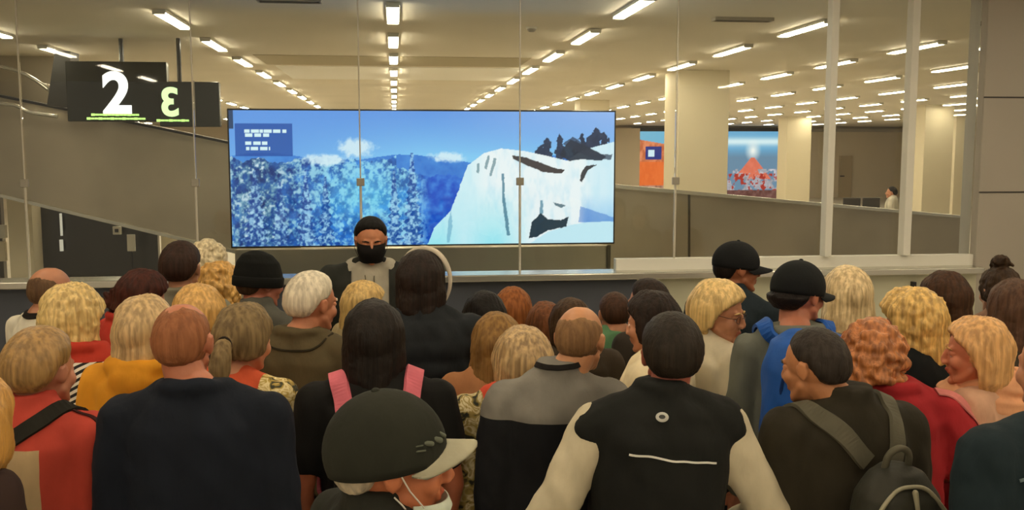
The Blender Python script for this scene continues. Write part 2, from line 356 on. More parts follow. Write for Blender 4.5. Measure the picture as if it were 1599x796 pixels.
def winter(u, v):
    # pixel frame of the photograph's crop: X 357..957, Y 172..378
    X = 357+u*600; Y = 172+v*206
    sky = np.zeros(u.shape+(3,)); t = np.clip(v/.34, 0, 1)**1.3
    sky[:] = (.38, .60, .92); sky = lerp(sky, (.52, .80, .99), t*(.4+.6*np.clip((u-.15)*3, 0, 1))); 
    sky = lerp(sky, (.60, .74, .97), np.clip((u-.5)*2, 0, 1)*(1-t)*.9)
    col = sky
    # hills
    hz = 240+6*np.sin(X/37)+5*fbm(X/600, X*0, 14, 3)-np.clip((X-600)/60, 0, 1)*-4
    hill = (Y > hz)
    hc = np.zeros_like(col); hc[:] = (.18, .42, .80); hc = lerp(hc, (.30, .58, .90), fbm(u*3, v, 14, 5)*1.1)
    col = np.where(hill[..., None], hc, col)
    # forest
    edge = 236+18*fbm(u, v*0, 30, 7)+np.where(X > 610, 18+(X-610)*.1, 0)
    k = fbm(u*2.9, v*.9, 30, 11)*.6+fbm(u*2.9, v, 60, 13)*.4; k2 = fbm(u*2.9, v, 18, 23); k3 = fbm(u*6, v*.7, 12, 41)
    ft = np.clip((k-.42)*5.5+(k3-.5)*1.2, 0, 1)
    fo = np.zeros_like(col); fo[:] = (.05, .20, .52); fo = lerp(fo, (.22, .52, .92), np.clip(k2*1.5-.2, 0, 1)); fo = lerp(fo, (.66, .90, .99), ft*.85)
    mid = np.exp(-((X-560)/70)**2-((Y-300)/45)**2); fo = lerp(fo, (.45, .86, .98), mid*.55)
    left = np.exp(-((X-400)/55)**2); fo = fo*(1-left[..., None]*.28); fo = lerp(fo, (.80, .88, .95), left*np.clip((k-.56)*9, 0, 1))
    right = np.clip((X-640)/25, 0, 1); fo2 = np.zeros_like(col); fo2[:] = (.10, .32, .78); fo2 = lerp(fo2, (.32, .60, .93), np.clip((k2-.35)*2.2, 0, 1)*.8); fo = fo*(1-right[..., None])+fo2*right[..., None]
    col = np.where((Y > edge)[..., None], fo, col)
    # snow patches on the ridge
    for (cx, cy, rx, ry) in ((548, 228, 28, 13), (690, 243, 26, 8), (500, 246, 34, 9)):
        d = np.clip(1.2-np.hypot((X-cx)/rx, (Y-cy)/ry)+(k-.5)*1.2, 0, 1); col = lerp(col, (.86, .95, 1.), np.clip(d*1.8, 0, 1)*.9)
    # snowy firs
    for (cx, top, w) in ((634, 236, 15), (393, 262, 26), (470, 262, 17), (500, 272, 15), (606, 262, 14), (430, 276, 18)):
        dd = (Y-top)/120; hw = w*np.clip(dd, 0, 1.2)*(.75+.25*np.sin((Y-top)*.55)); msk = (np.abs(X-cx) < hw+k*3) & (Y > top)
        tx = fbm(u*6, v*2, 24, int(cx)); fc = np.zeros_like(col); fc[:] = (.10, .26, .58); fc = lerp(fc, (.72, .90, 1.), np.clip((tx-.42)*5, 0, 1)*.9)
        col = np.where(msk[..., None], col*.25+fc*.75, col)
    # dark conifers upper right
    for (cx, base, top, w) in ((848, 262, 212, 15), (868, 262, 206, 13), (838, 262, 224, 22), (905, 245, 205, 16), (927, 242, 196, 20), (940, 238, 203, 18), (915, 240, 210, 16)):
        hw = w*np.clip((Y-top)/(base-top), 0, 1)**.6; msk = (np.abs(X-cx) < hw*(.1+1.9*np.clip((k-.25)*1.6, 0, 1))) & (Y > top) & (Y < base); col = np.where(msk[..., None], np.array((.07, .13, .24))+k[..., None]*.16, col)
    # the big snow covered rock
    rock = inpoly(X+4*(k-.5), Y, [(657, 379), (668, 352), (695, 325), (706, 296), (722, 255), (748, 236), (775, 229), (812, 233), (850, 241), (880, 248), (905, 232), (935, 224), (958, 218), (958, 379)])
    rc = np.zeros_like(col); rc[:] = (.95, .98, 1.); rc = lerp(rc, (.74, .90, .98), np.clip((k3-.45)*2.2, 0, 1)*.7); bl = np.clip((Y-285)/95, 0, 1); rc = lerp(rc, (.62, .92, .98), bl*np.clip((830-X)/60, 0, 1)); rc = lerp(rc, (.80, .95, 1.), np.clip(np.abs(X-715)/-40+1, 0, 1)*.8)
    rc = lerp(rc, (.40, .66, .95), np.clip((Y-300)/45, 0, 1)*np.clip((X-902)/14, 0, 1)); rc = lerp(rc, (.78, .93, 1.), np.clip((X-905)/20, 0, 1)*.6)
    col = np.where(rock[..., None], rc, col)
    low = inpoly(X, Y, [(820, 379), (850, 360), (890, 349), (925, 344), (958, 345), (958, 379)]); col = np.where(low[..., None], np.array((.78, .93, .99)), col)
    dk = np.array((.10, .13, .18))
    def dark(poly, c=dk, a=.9):
        nonlocal col
        m_ = inpoly(X+3*(k2-.5), Y+3*(k-.5), poly); col = np.where(m_[..., None], col*(1-a)+np.array(c)*a, col)
    dark([(793, 240), (815, 243), (850, 256), (877, 263), (872, 268), (842, 266), (810, 253), (793, 245)], (.20, .17, .18))
    dark([(872, 231), (885, 215), (905, 222), (925, 232), (945, 242), (935, 248), (905, 246), (885, 249), (868, 240)], (.12, .17, .24))
    dark([(872, 222), (890, 210), (930, 238), (955, 238), (952, 247), (920, 244)], (.16, .2, .28), .7)
    dark([(903, 268), (912, 256), (930, 254), (915, 263), (905, 282), (901, 280)], (.16, .17, .2))
    dark([(818, 370), (824, 345), (838, 330), (850, 340), (872, 342), (884, 336), (880, 352), (850, 358), (832, 368)], (.10, .17, .22))
    dark([(775, 268), (779, 268), (780, 300), (789, 365), (784, 365), (776, 310)], (.25, .45, .55), .75)
    dark([(752, 240), (756, 241), (752, 262), (748, 260)], (.3, .45, .5), .6); dark([(762, 244), (767, 245), (760, 272), (756, 272)], (.3, .45, .5), .6); dark([(737, 252), (741, 252), (739, 268), (735, 266)], (.3, .45, .5), .6)
    dark([(838, 310), (842, 310), (842, 332), (836, 332)], (.3, .5, .6), .7); dark([(858, 313), (880, 319), (872, 323), (862, 319)], (.3, .4, .45), .8)
    dark([(690, 340), (695, 325), (697, 350), (692, 376), (688, 376)], (.35, .6, .75), .5)
    dark([(902, 320), (958, 338), (958, 344), (900, 346)], (.25, .45, .8), .5)
    # blue caption box with rows of unreadable pale letters
    bx = (X > 366) & (X < 452) & (Y > 192) & (Y < 241); col = np.where(bx[..., None], col*.25+np.array((.10, .28, .62))*.75, col)
    for (y0, x0, x1, ph) in ((203, 380, 443, 0), (209, 380, 417, 2), (221, 381, 414, 4), (229, 382, 418, 7)):
        g = (np.abs(Y-y0) < 2.6) & (X > x0) & (X < x1) & (np.sin((X+ph)*.95)+.8*np.sin((X*.43+ph*3)) > -.95); col = np.where(g[..., None], np.array((.86, .97, 1.)), col)
    col = np.where(((X < 364) & (Y < 200))[..., None], col*.45, col)
    return col
t = empty('video_wall', ((a.x+b.x)/2, SY, 0)); tag(t, 'wide backlit picture wall of a blue snowy forest and white rock', 'screen')
zb = b.z
picture('screen_picture', 600, 206, SW, SH, winter, vcol_mat('winter_picture', .74), t).location = (0, -.012, zb)
bm = bmesh.new(); box(bm, (0, .06, zb+SH/2), (SW+.03, .14, SH+.03), bev=.006); frombm('casing', bm, M_dark, t)
bm = bmesh.new(); box(bm, (0, .12, zb/2-.02), (SW-.02, .16, zb-.04)); frombm('plinth', bm, M_steel, t)
bm = bmesh.new(); box(bm, (SW/2-.035, .02, zb/2), (.03, .04, zb-.06)); frombm('plinth_edge', bm, M_steel_d, t)
# dark squares on the glass are the clamps. Posters far behind
def poster(px0, px1, py0, py1, Y, fn, lab, sign=False):
    a = at(px0, py0, Y); b = at(px1, py1, Y); w, h = b.x-a.x, a.z-b.z; t = empty('lit_poster', ((a.x+b.x)/2, Y, b.z)); tag(t, lab, 'poster')
    picture('poster_picture', 90, 120, w, h, fn, vcol_mat('poster_picture', .7), t).location = (0, -.02, 0)
    bm = bmesh.new(); box(bm, (0, .05, h/2), (w+.1, .12, h+.1)); frombm('poster_frame', bm, M_dark, t)
def canyon(u, v):
    k = fbm(u, v, 12, 9); c = np.zeros(u.shape+(3,)); c[:] = (.75, .38, .22); c = lerp(c, (.92, .55, .38), np.clip((k-.4)*4, 0, 1)); c = np.where((v < .1+.1*u)[..., None], np.array((.45, .72, .85)), c)
    c = lerp(c, (.95, .42, .15), ((v > .45) & (v < .8)).astype(float)*.8); c = np.where((v > .8)[..., None], np.array((.45, .26, .18))+k[..., None]*.5, c)
    b_ = (u > .38) & (u < .78) & (v > .22) & (v < .42); c = np.where(b_[..., None], np.array((.10, .18, .5)), c); c = np.where(((u > .44) & (u < .6) & (v > .27) & (v < .37))[..., None], np.array((.85, .95, 1.)), c); return c
def volcano(u, v):
    k = fbm(u*1.2, v, 16, 19); k2 = fbm(u, v, 9, 29); c = np.zeros(u.shape+(3,)); c[:] = (.42, .68, .85); c = lerp(c, (.88, .97, 1.), np.exp(-((v-.15)/.06)**2)); c = lerp(c, (.42, .55, .66), np.clip((v-.25)*8, 0, 1))
    c = lerp(c, (1., 1., .98), np.clip(1.1-np.hypot((u-.48)/.13, (v-.28)/.16), 0, 1)); m_ = (np.abs(u-.48) < (v-.35)*.9) & (v > .38) & (v < .7); c = np.where(m_[..., None], np.array((.86, .42, .32))+k[..., None]*.1, c)
    c = np.where(((v > .55) & (k2 > .48))[..., None], np.array((.80, .78, .82))*(.6+.6*k[..., None]), c); c = np.where(((v > .62) & (k > .56))[..., None], np.array((.68, .2, .16)), c); c = np.where((v > .86)[..., None], np.array((.28, .12, .1))+k[..., None]*.3, c); return c
poster(985, 1045, 205, 310, 44.3, canyon, 'lit poster of an orange canyon left of the tall square column')
poster(1131, 1222, 205, 311, 44.3, volcano, 'lit poster of a reddish mountain right of the tall square column')
# ------------------------------------------------------------------ hanging belt signs
def text_mesh(name, s, size, m, parent, loc, flip=False, sx=1.):
    cu = bpy.data.curves.new('t', 'FONT'); cu.body = s; cu.size = size; cu.extrude = .008; cu.offset = .028*size; cu.align_x = 'CENTER'
    o = bpy.data.objects.new('t', cu); C.objects.link(o); dg = bpy.context.evaluated_depsgraph_get(); me = bpy.data.meshes.new_from_object(o.evaluated_get(dg)); bpy.data.objects.remove(o)
    for v in me.vertices: x, y, z = v.co; v.co = ((-x if flip else x)*sx, -z, y)
    if flip: me.flip_normals()
    q = mk(name, me, parent, [m]); q.location = loc; return q
def belt_sign(px0, px1, py0, py1, Y, polepx, num, lab, colr, flip, ty0, ty1, tx, rz=0, extra=None):
    a = at(px0, py0, Y); b = at(px1, py1, Y); w, h = b.x-a.x, a.z-b.z; t = empty('belt_sign', ((a.x+b.x)/2, Y, b.z)); tag(t, lab, 'sign', 'hanging belt number signs')
    bm = bmesh.new(); box(bm, (0, .05, h/2), (w, .1, h), bev=.01); frombm('sign_box', bm, mat('sign_black', (.018, .02, .018), .25), t)
    z0 = at(tx, ty1, Y).z-b.z; z1 = at(tx, ty0, Y).z-b.z; xx = at(tx, ty1, Y).x-t.location.x
    text_mesh('number', num, (z1-z0)/.70, mat('glow_'+lab[:8], colr, .5, emit=colr, estr=1.0), t, (xx, -.012, z0), flip)
    px = at(polepx, py0, Y).x-t.location.x
    bm = bmesh.new(); tube(bm, [(px, .05, h-.005), (px, .05, CEIL-t.location.z)], .025); frombm('pole', bm, M_dark, t)
    g = mat('sign_green', (.45, .75, .2), .5, emit=(.5, .85, .22), estr=.9)
    for (x0, x1, y) in extra or ():
        A = at(x0, y, Y); B = at(x1, y, Y); n = max(3, int((x1-x0)/6)); 
        bm = bmesh.new()
        for k in range(n):
            f0 = k/n; box(bm, (A.x+(B.x-A.x)*(f0+.45/n)-t.location.x, -.01, A.z-t.location.z), ((B.x-A.x)/n*.88, .012, .020 if k % 3 else .026))
        o = frombm('caption_line', bm, g, t)
    return t
belt_sign(101, 263, 95, 190, 11.2, 188, '2', 'black hanging sign with a large white 2 and green lines', (1., 1., .96), False, 113, 175, 184, extra=((143, 218, 179), (136, 228, 185)))
t2 = belt_sign(247, 344, 127, 198, 11.08, 279, '3', 'smaller black hanging sign with a reversed green 3', (.55, .75, .38), True, 137, 180, 266, extra=((240+5, 296, 188),))
bm = bmesh.new(); A = at(303, 162, 11.08); box(bm, (A.x-t2.location.x, -.006, A.z-t2.location.z), (.025, .012, .50)); frombm('divider', bm, M_clad, t2)
# left wing of the first sign: a slanted box end
bm = bmesh.new(); P = [at(86, 78, 11.5), at(110, 80, 11.5), at(107, 168, 11.5), at(73, 165, 11.5)]
a_ = [bm.verts.new((p.x, 11.5, p.z)) for p in P]; b_ = [bm.verts.new((p.x, 11.8, p.z)) for p in P]; bm.faces.new(a_[::-1]); bm.faces.new(b_)
for i in range(4): bm.faces.new((a_[i], a_[(i+1) % 4], b_[(i+1) % 4], b_[i]))
bs = [o for o in bpy.data.objects if o.name == 'belt_sign'][0]
o = frombm('side_wing', bm, mat('sign_wing', (.03, .028, .022), .35), bs); o.matrix_parent_inverse = Matrix.Translation(-bs.location)
# ------------------------------------------------------------------ strip lights in rows along the hall
M_lamp = mat('lamp_glow', (.9, .85, .7), .5, emit=(1., .87, .64), estr=LAMP)
def lamp_meshes():
    bm = bmesh.new(); box(bm, (0, 0, .028), (.12, 1.08, .028), bev=.005); box(bm, (0, .535, .012), (.11, .012, .03)); box(bm, (0, -.535, .012), (.11, .012, .03)); h = frombm('ceiling_lamp', bm, M_white)
    bm = bmesh.new()
    box(bm, (0, 0, .008), (.098, 1.04, .016), bev=.005); d = frombm('diffuser', bm, M_lamp, h); return h
h0 = lamp_meshes(); d0 = h0.children[0]; used = False
phase = {-5: 8.3, -4: 9.0, -3: 9.3, -2: 10.45, -1: 9.45, 0: 8.8, 1: 8.2, 2: 9.33, 3: 8.75, 4: 9.2, 5: 8.4, 6: 9.1, 7: 8.6, 8: 9.3, 9: 8.8}
ordw = ['nearest', 'second', 'third', 'fourth', 'fifth', 'sixth', 'seventh', 'eighth', 'ninth', 'tenth', 'eleventh', 'twelfth', 'thirteenth', 'fourteenth', 'fifteenth', 'sixteenth', 'seventeenth', 'eighteenth']
roww = {-5: 'fifth row left of centre', -4: 'fourth row left of centre', -3: 'third row left of centre', -2: 'second row left of centre', -1: 'first row left of centre', 0: 'centre row above the picture wall'}
for i in range(1, 10): roww[i] = ordw[i].replace('second', 'second') + ' row right of centre' if i > 1 else 'first row right of centre'
for i in range(2, 10): roww[i] = ordw[i-1] + ' row right of centre'
def proj(p):
    v = Vector(p)-CP; d = v.dot(fwd); return (W0/2+F*v.dot(rgt)/d, H0/2-F*v.dot(upv)/d) if d > .1 else (-999, -999)
def new_lamp(x, y):
    global used
    if not used: used = True; h = h0
    else:
        h = h0.copy(); C.objects.link(h); d = d0.copy(); d.parent = h; C.objects.link(d)
    h.location = (x, y, CEIL-.042); return h
for row in range(-5, 10):
    x = row*2.04; y = phase[row]; k = 0
    while y < 42:
        u, v = proj((x, y, CEIL))
        if -60 < u < 1540 and v > -30 and not (365 < u < 945 and v > 178):
            tag(new_lamp(x, y), 'warm strip light on the ceiling, %s light of the %s' % (ordw[min(k, 17)], roww[row]), 'ceiling light', 'strip lights on the hall ceiling'); k += 1
        y += 2.1
# unseen lamps added in line with the rows to light the crowd; the glass mirrors them among the hall's lamps
for row in (-2, -1, 0, 1, 2, 3):
    for y in [14-phase[row]-2.1*k for k in range(6) if -3.2 < 14-phase[row]-2.1*k]: tag(new_lamp(row*2.04, y), 'unseen added strip light above the crowd, %s from the glass, %s' % (ordw[int(round((14-phase[row]-y)/2.1))].replace('nearest', 'first'), roww[row].replace(' above the picture wall', '')), 'ceiling light', 'unseen strip lights added above the crowd')
# ------------------------------------------------------------------ far seats
def bench(x, y, n, lab):
    t = empty('bench', (x, y, 0)); tag(t, lab, 'bench'); m = mat('dark_seat', (.03, .025, .02), .5)
    for k in range(n):
        xx = (k-(n-1)/2)*.56
        bm = bmesh.new(); box(bm, (xx, 0, .43), (.5, .46, .06), bev=.02); frombm('seat', bm, m, t)
        bm = bmesh.new(); box(bm, (xx, .24, .72), (.5, .05, .5), M=None, bev=.02); frombm('backrest', bm, m, t)
    bm = bmesh.new(); box(bm, (0, .05, .37), (n*.56, .06, .06)); frombm('beam', bm, M_clad, t)
    for s in (-1, 1):
        bm = bmesh.new(); box(bm, (s*(n*.28-.15), .05, .2), (.05, .05, .34)); box(bm, (s*(n*.28-.15), .05, .02), (.05, .5, .04)); frombm('leg', bm, M_clad, t)
p = deep(1352, 312, 26); bench(p.x, p.y, 2, 'dark double seat far off beyond the right ramp')
# ================================================================== PEOPLE
ADJ = {0: (5.217, 0.003, 1.003), 2: (4.504, -0.001, 1.001), 3: (4.258, -0.031, 0.99), 4: (4.591, 0.003, 1.032), 5: (5.401, 0.005, 1.0), 6: (4.935, 0.012, 1.028), 7: (4.348, 0.012, 0.977), 8: (4.805, 0.006, 1.012), 9: (3.949, 0.012, 1.0), 10: (4.346, -0.025, 1.011), 11: (4.94, 0.004, 1.008), 12: (4.623, 0.003, 0.973), 13: (4.193, 0.014, 0.975), 14: (4.891, 0.005, 0.978), 15: (4.553, -0.006, 0.959), 16: (3.686, -0.016, 0.97), 17: (3.986, 0.005, 1.043), 18: (4.594, 0.005, 0.999), 19: (3.632, -0.003, 0.995), 20: (4.33, 0.01, 1.007), 21: (4.472, -0.005, 0.994), 22: (4.736, -0.003, 1.008), 23: (3.813, -0.006, 1.017), 24: (3.824, -0.008, 0.993), 25: (3.47, 0.005, 1.036), 26: (4.012, 0.008, 1.003), 27: (3.23, -0.009, 0.994), 28: (3.752, -0.013, 1.001), 29: (3.134, 0.007, 0.995), 30: (3.714, 0.005, 0.99), 31: (3.39, 0.005, 1.043), 32: (3.053, -0.009, 0.942), 33: (3.679, -0.023, 0.994), 34: (3.199, 0.01, 1.0), 35: (3.312, 0.02, 0.98), 36: (2.85, 0.007, 1.0), 37: (2.407, -0.007, 0.983), 38: (2.731, 0.002, 0.993), 39: (2.756, 0.008, 0.991), 40: (2.878, 0.003, 0.975), 41: (2.448, -0.002, 0.999), 42: (2.0, 0.0, 1.0)}
PN = [0]
eye_mesh = None
def make_eye():
    global eye_mesh
    if eye_mesh: return eye_mesh
    bm = bmesh.new(); ell(bm, (0, 0, 0), (.0125, .0125, .0125), nu=16, nv=16)
    # iris disc in front (+y)
    for f in bm.faces:
        c = f.calc_center_median(); d = math.hypot(c.x, c.z)
        f.material_index = 0 if (c.y < 0 or d > .0062) else (1 if d > .0028 else 2)
    me = bpy.data.meshes.new('eye'); bmesh.ops.recalc_face_normals(bm, faces=bm.faces); bm.to_mesh(me); bm.free(); me.polygons.foreach_set('use_smooth', [True]*len(me.polygons))
    for m in (mat('sclera', (.75, .72, .68), .3), mat('iris', (.10, .07, .04), .3), mat('pupil', (.01, .01, .01), .2)): me.materials.append(m)
    eye_mesh = me; return me
def hairline(yn, style):
    if style == 'm': return float(np.interp(yn, [-1, -.6, -.35, -.12, .18, .4, .62, .9, 1], [-.60, -.58, -.30, .10, .16, .36, .64, .80, .84]))
    return float(np.interp(yn, [-1, -.45, -.2, .15, .45, .9, 1], [-.75, -.75, -.6, -.45, .15, .62, .66]))
def sstep(a, b, x): t = min(1, max(0, (x-a)/(b-a))); return t*t*(3-2*t)
ARMS = {   # elbow, wrist (right side; mirrored for the left)
 'front': ((.235, -.02, 1.12), (.15, .20, 1.07)), 'down': ((.232, -.03, 1.12), (.215, .07, .89)), 'rest': ((.208, -.02, 1.12), (.188, .045, .88)),
 'phone': ((.22, .03, 1.14), (.10, .24, 1.26)), 'out': ((.315, -.03, 1.15), (.20, .16, 1.02)), 'back': ((.27, -.14, 1.14), (.26, .05, .97)),
 'up': ((.24, .10, 1.20), (.14, .22, 1.42))}
def person(label, at_px, D, top_extra=.015, yaw=0, head=(0, 0, 0), sh=.175, hs=1.0, skinc='c98a68', hair=None, top=None, vest=None,
           arms=('rest', 'rest'), bottom='23252e', belly=0., fine=False, cap_=None, mask=None, glasses=None, lean=0, female=False, extra=None, eyesclosed=False, group='people waiting in the crowd', loc=None, hoff=(0, 0)):
    if PN[0] in ADJ: D_, dx_, hf_ = ADJ[PN[0]]; D = D_; hoff = (hoff[0]-dx_, hoff[1]); hs *= hf_
    PN[0] += 1
    P = deep(at_px[0], at_px[1], D) if loc is None else loc
    H = P.z-top_extra; s = H/1.75
    ho_ = Matrix.Rotation(-R(yaw), 3, 'Z') @ Vector((hoff[0], hoff[1], 0)); root = empty('person', (P.x-ho_.x, P.y-ho_.y, 0), -R(yaw)); tag(root, label, 'person', group)
    S = Matrix.Diagonal((1, 1, s, 1))
    hc = Vector((hoff[0], .012+hoff[1], H-.115*hs)); piv = Vector((hoff[0], -.012+hoff[1], hc.z-.085*hs))
    hy, hp, hr = head
    Mh = Matrix.Translation(piv) @ Matrix.Rotation(-R(hy), 4, 'Z') @ Matrix.Rotation(-R(hp), 4, 'X') @ Matrix.Rotation(R(hr), 4, 'Y') @ Matrix.Diagonal((hs*1.06, hs*1.04, hs, 1)) @ Matrix.Translation(hc-piv-Vector((0, 0, 0))) @ Matrix.Translation(Vector((0, 0, 0)))
    # head local -> person: rotate about the pivot
    Mh = Matrix.Translation(piv) @ Matrix.Rotation(-R(hy), 4, 'Z') @ Matrix.Rotation(-R(hp), 4, 'X') @ Matrix.Rotation(R(hr), 4, 'Y') @ Matrix.Translation(Vector((0, .024, .085*hs))) @ Matrix.Diagonal((hs*1.05, hs*1.03, hs, 1))
    def Z(z): return z*s+.055*sstep(1.0, 1.38, z)
    def arm_pts(side):
        k = 1 if side > 0 else 0; e, w = ARMS[arms[k]]
        dx = sh-.175
        return Vector((side*(sh), -.015, Z(1.375))), Vector((side*(e[0]+dx), e[1], Z(e[2]))), Vector((side*(w[0]+dx*.5), w[1], Z(w[2])))
    wf = sh/.175; nk = .055 if not female else .047
    # ---------- body
    bm = bmesh.new()
    ell(bm, (0, -.012, .022), (.074, .095, .093), M=Mh); ell(bm, (0, .022, -.030), (.060, .068, .084), M=Mh)
    ell(bm, (0, .034, -.078), (.040, .048, .034), M=Mh); ell(bm, (0, .076, -.098), (.018, .014, .014), M=Mh)
    cap(bm, (0, .086, .014), .008, (0, .1045 if not female else .1010, -.024 if not female else -.021), .0110 if not female else .0095, M=Mh); ell(bm, (.011, .097, -.030), (.009, .012, .008), M=Mh, nu=10, nv=8); ell(bm, (-.011, .097, -.030), (.009, .012, .008), M=Mh, nu=10, nv=8)
    cap(bm, (-.032, .074 if not female else .071, .023), .011, (.032, .074 if not female else .071, .023), .011, M=Mh)
    for sx in (-1, 1):
        ell(bm, (sx*.036, .060, -.026), (.023, .024, .026), M=Mh); cap(bm, (sx*.049, .018, -.052), .016, (sx*.028, .058, -.086), .016, M=Mh)
        tube(bm, [(sx*.073, .004, -.018), (sx*.078, .007, .008), (sx*.080, -.006, .022), (sx*.082, -.020, .016), (sx*.081, -.021, -.004), (sx*.077, -.010, -.024), (sx*.073, -.002, -.030)], [.006, .006, .006, .006, .0055, .006, .006], n=8, M=Mh)
        ell(bm, (sx*.077, -.007, -.004), (.008, .019, .027), M=Mh, nu=10, nv=8)
        cap(bm, (sx*.018, .082, .003), .004, (sx*.044, .074, .003), .004, M=Mh)      # lid fold
    cap(bm, (-.019, .083, -.053), .0058, (.019, .083, -.053), .0058, M=Mh); cap(bm, (-.016, .083, -.064), .0068, (.016, .083, -.064), .0068, M=Mh); ell(bm, (0, .092, -.0545), (.010, .006, .0055), M=Mh, nu=10, nv=8)
    nb = Mh @ Vector((0, -.020, -.055)); cap(bm, (0, -.03, Z(1.43)), nk+.008, nb, nk)
    cap(bm, (0, -.03, Z(1.45)), nk+.015, (0, -.03, Z(1.40)), nk+.03)
    for sx in (-1, 1): cap(bm, (sx*.04, -.025, Z(1.44)), .042, (sx*(sh-.01), -.015, Z(1.372)), .05)
    b_ = 1+belly
    loft(bm, [(Z(.88), 0, -.0, .145, .10), (Z(.97), 0, 0, .155*b_, .115*b_), (Z(1.08), 0, 0, .135*b_, .105*b_), (Z(1.25), 0, -.005, .15*wf, .112), (Z(1.36), 0, -.012, .15*wf, .10), (Z(1.43), 0, -.02, .10*wf, .07), (Z(1.46), 0, -.025, .05, .045)])
    for sx in (-1, 1):
        a, e, w = arm_pts(sx); cap(bm, a, .052, e, .040); cap(bm, e, .040, w, .027)
        d = (w-e).normalized(); u = Vector((sx*-.25, .3, .9)).cross(d).normalized(); side_ = u; up_ = d.cross(u).normalized()
        # palm, four unequal curled fingers, thumb from the side of the palm
        pc = w+d*.05; cap(bm, w+d*.005, .022, pc+d*.02+side_*.012, .019); cap(bm, w+d*.005, .021, pc+d*.018-side_*.018, .017)
        for k, (o_, L_) in enumerate(((.030, .062), (.011, .075), (-.008, .070), (-.026, .054))):
            q0 = pc+d*.022+side_*o_*.95; q1 = q0+d*L_*.5-up_*.006; q2 = q1+d*L_*.34-up_*.018*(1); q3 = q2+d*L_*.2-up_*.018
            tube(bm, [q0-d*.02, q0, q1, q2, q3], [.0095, .0095, .009, .0082, .007], n=8)
        th = w+d*.022+side_*.02; tube(bm, [th-side_*.012, th+side_*.012+d*.015, th+side_*.024+d*.038-up_*.008, th+side_*.022+d*.058-up_*.018], [.011, .012, .010, .0085], n=8)
    me = remesh(bm, .0042 if fine else .0065, 6 if fine else 3)
    body = mk('body', me, root, [skin(skinc)])
    # lips as the skin's own reddish zone
    if fine:
        body.data.materials.append(mat('lips_'+skinc, tuple(a*b for a, b in zip(hexc(skinc), (.82, .50, .5))), .4)); Mi = Mh.inverted()
        for pl in me.polygons:
            q = Mi @ pl.center
            if abs(q.x) < .021 and q.y > .082 and -.071 < q.z < -.049: pl.material_index = 1
    for sx in (-1, 1):
        e = bpy.data.objects.new('eye', make_eye()); C.objects.link(e); e.parent = root; e.matrix_local = Mh @ Matrix.Translation((sx*.0305, .0695, .002))
        if fine:
            bm = bmesh.new(); tube(bm, [(sx*.014, .0885, .021), (sx*.03, .0865, .026), (sx*.048, .075, .021)], [.0032, .004, .002], n=6, M=Mh); frombm('eyebrow', bm, hairm(*(hair[1:3] if hair else ('3a2a1c', '2a1c12'))), root, True)
            bm = bmesh.new(); ell(bm, (sx*.0305, .0700, .0055), (.0145, .0145, .0115), M=Mh, nu=14, nv=10); frombm('eyelid', bm, skin(skinc), root, True)
    # ---------- trousers and shoes
    bm = bmesh.new(); loft(bm, [(Z(.80), 0, 0, .16, .115), (Z(.90), 0, 0, .175*b_, .13*b_), (Z(.99), 0, 0, .160*b_, .12*b_)])
    for sx in (-1, 1): cap(bm, (sx*.085, 0, Z(.85)), .088, (sx*.10, .012, Z(.48)), .062); cap(bm, (sx*.10, .012, Z(.48)), .062, (sx*.105, -.02, Z(.10)), .052)
    mk('trousers', remesh(bm, .02, 2), root, [cloth(bottom)])
    for sx in (-1, 1):
        bm = bmesh.new(); ell(bm, (sx*.100, .035, .045), (.046, .122, .055)); cap(bm, (sx*.105, -.025, .06), .045, (sx*.105, -.02, .11), .045)
        for v in bm.verts: v.co.z = max(v.co.z, .003)
        frombm('shoe', bm, M_dark if female else mat('shoe_leather', (.03, .022, .016), .4), root, True)
    # ---------- garments
    def garment(name, m, g=.018, sleeve='long', collar='crew', hem=.90, vox=.011, puff=0., zone=None, wide=0., open_=0., seed=1, arms_w=1., cuts=()):
        bm = bmesh.new(); sw = g+wide
        loft(bm, [(Z(hem), 0, 0, .165*b_+sw, .122*b_+g), (Z(hem)+.06, 0, 0, .16*b_+sw, .12*b_+g), (Z(1.08), 0, -.0, .150*b_+sw, .112*b_+g), (Z(1.25), 0, -.006, .158*wf+sw, .117+g), (Z(1.36), 0, -.014, .155*wf+g, .105+g), (Z(1.44), 0, -.022, .10*wf+g, .07+g), (Z(1.475), 0, -.026, nk+.012+g*.4, nk+.01+g*.4)])
        for sx in (-1, 1):
            a, e, w = arm_pts(sx)
            cap(bm, (sx*.045, -.025, Z(1.443)), .045+g*.55, (sx*(sh-.015), -.018, Z(1.374)), .050+g*.8)
            if sleeve == 'long':
                cap(bm, a, .053+g, e, .044*arms_w+g); cap(bm, e, .044*arms_w+g, w-(w-e)*.04, .030+g*.8)
            elif sleeve == 'short':
                m_ = a+(e-a)*.62; cap(bm, a, .054+g, m_, .050+g)
            elif sleeve == 'cap': cap(bm, (sx*(sh-.03), -.016, Z(1.405)), .050+g, (sx*(sh-.035), -.01, Z(1.33)), .045+g)
        if collar == 'stand':
            loft(bm, [(Z(1.42), 0, -.03, nk+.035, nk+.035), (Z(1.475), 0, -.027, nk+.022, nk+.024), (Z(1.475)+.042, 0, -.022, nk+.017, nk+.020), (Z(1.475)+.046, 0, -.022, nk+.008, nk+.01)], pw=2)
        elif collar == 'hood':
            pts = [(-.085, .05, Z(1.425)), (-.105, -.02, Z(1.452)), (-.075, -.085, Z(1.46)), (0, -.108, Z(1.455)), (.075, -.085, Z(1.46)), (.105, -.02, Z(1.452)), (.085, .05, Z(1.425))]
            tube(bm, spline(pts, 4), .034, n=12); ell(bm, (0, -.115, Z(1.41)), (.085, .045, .065))
        elif collar == 'shirt':
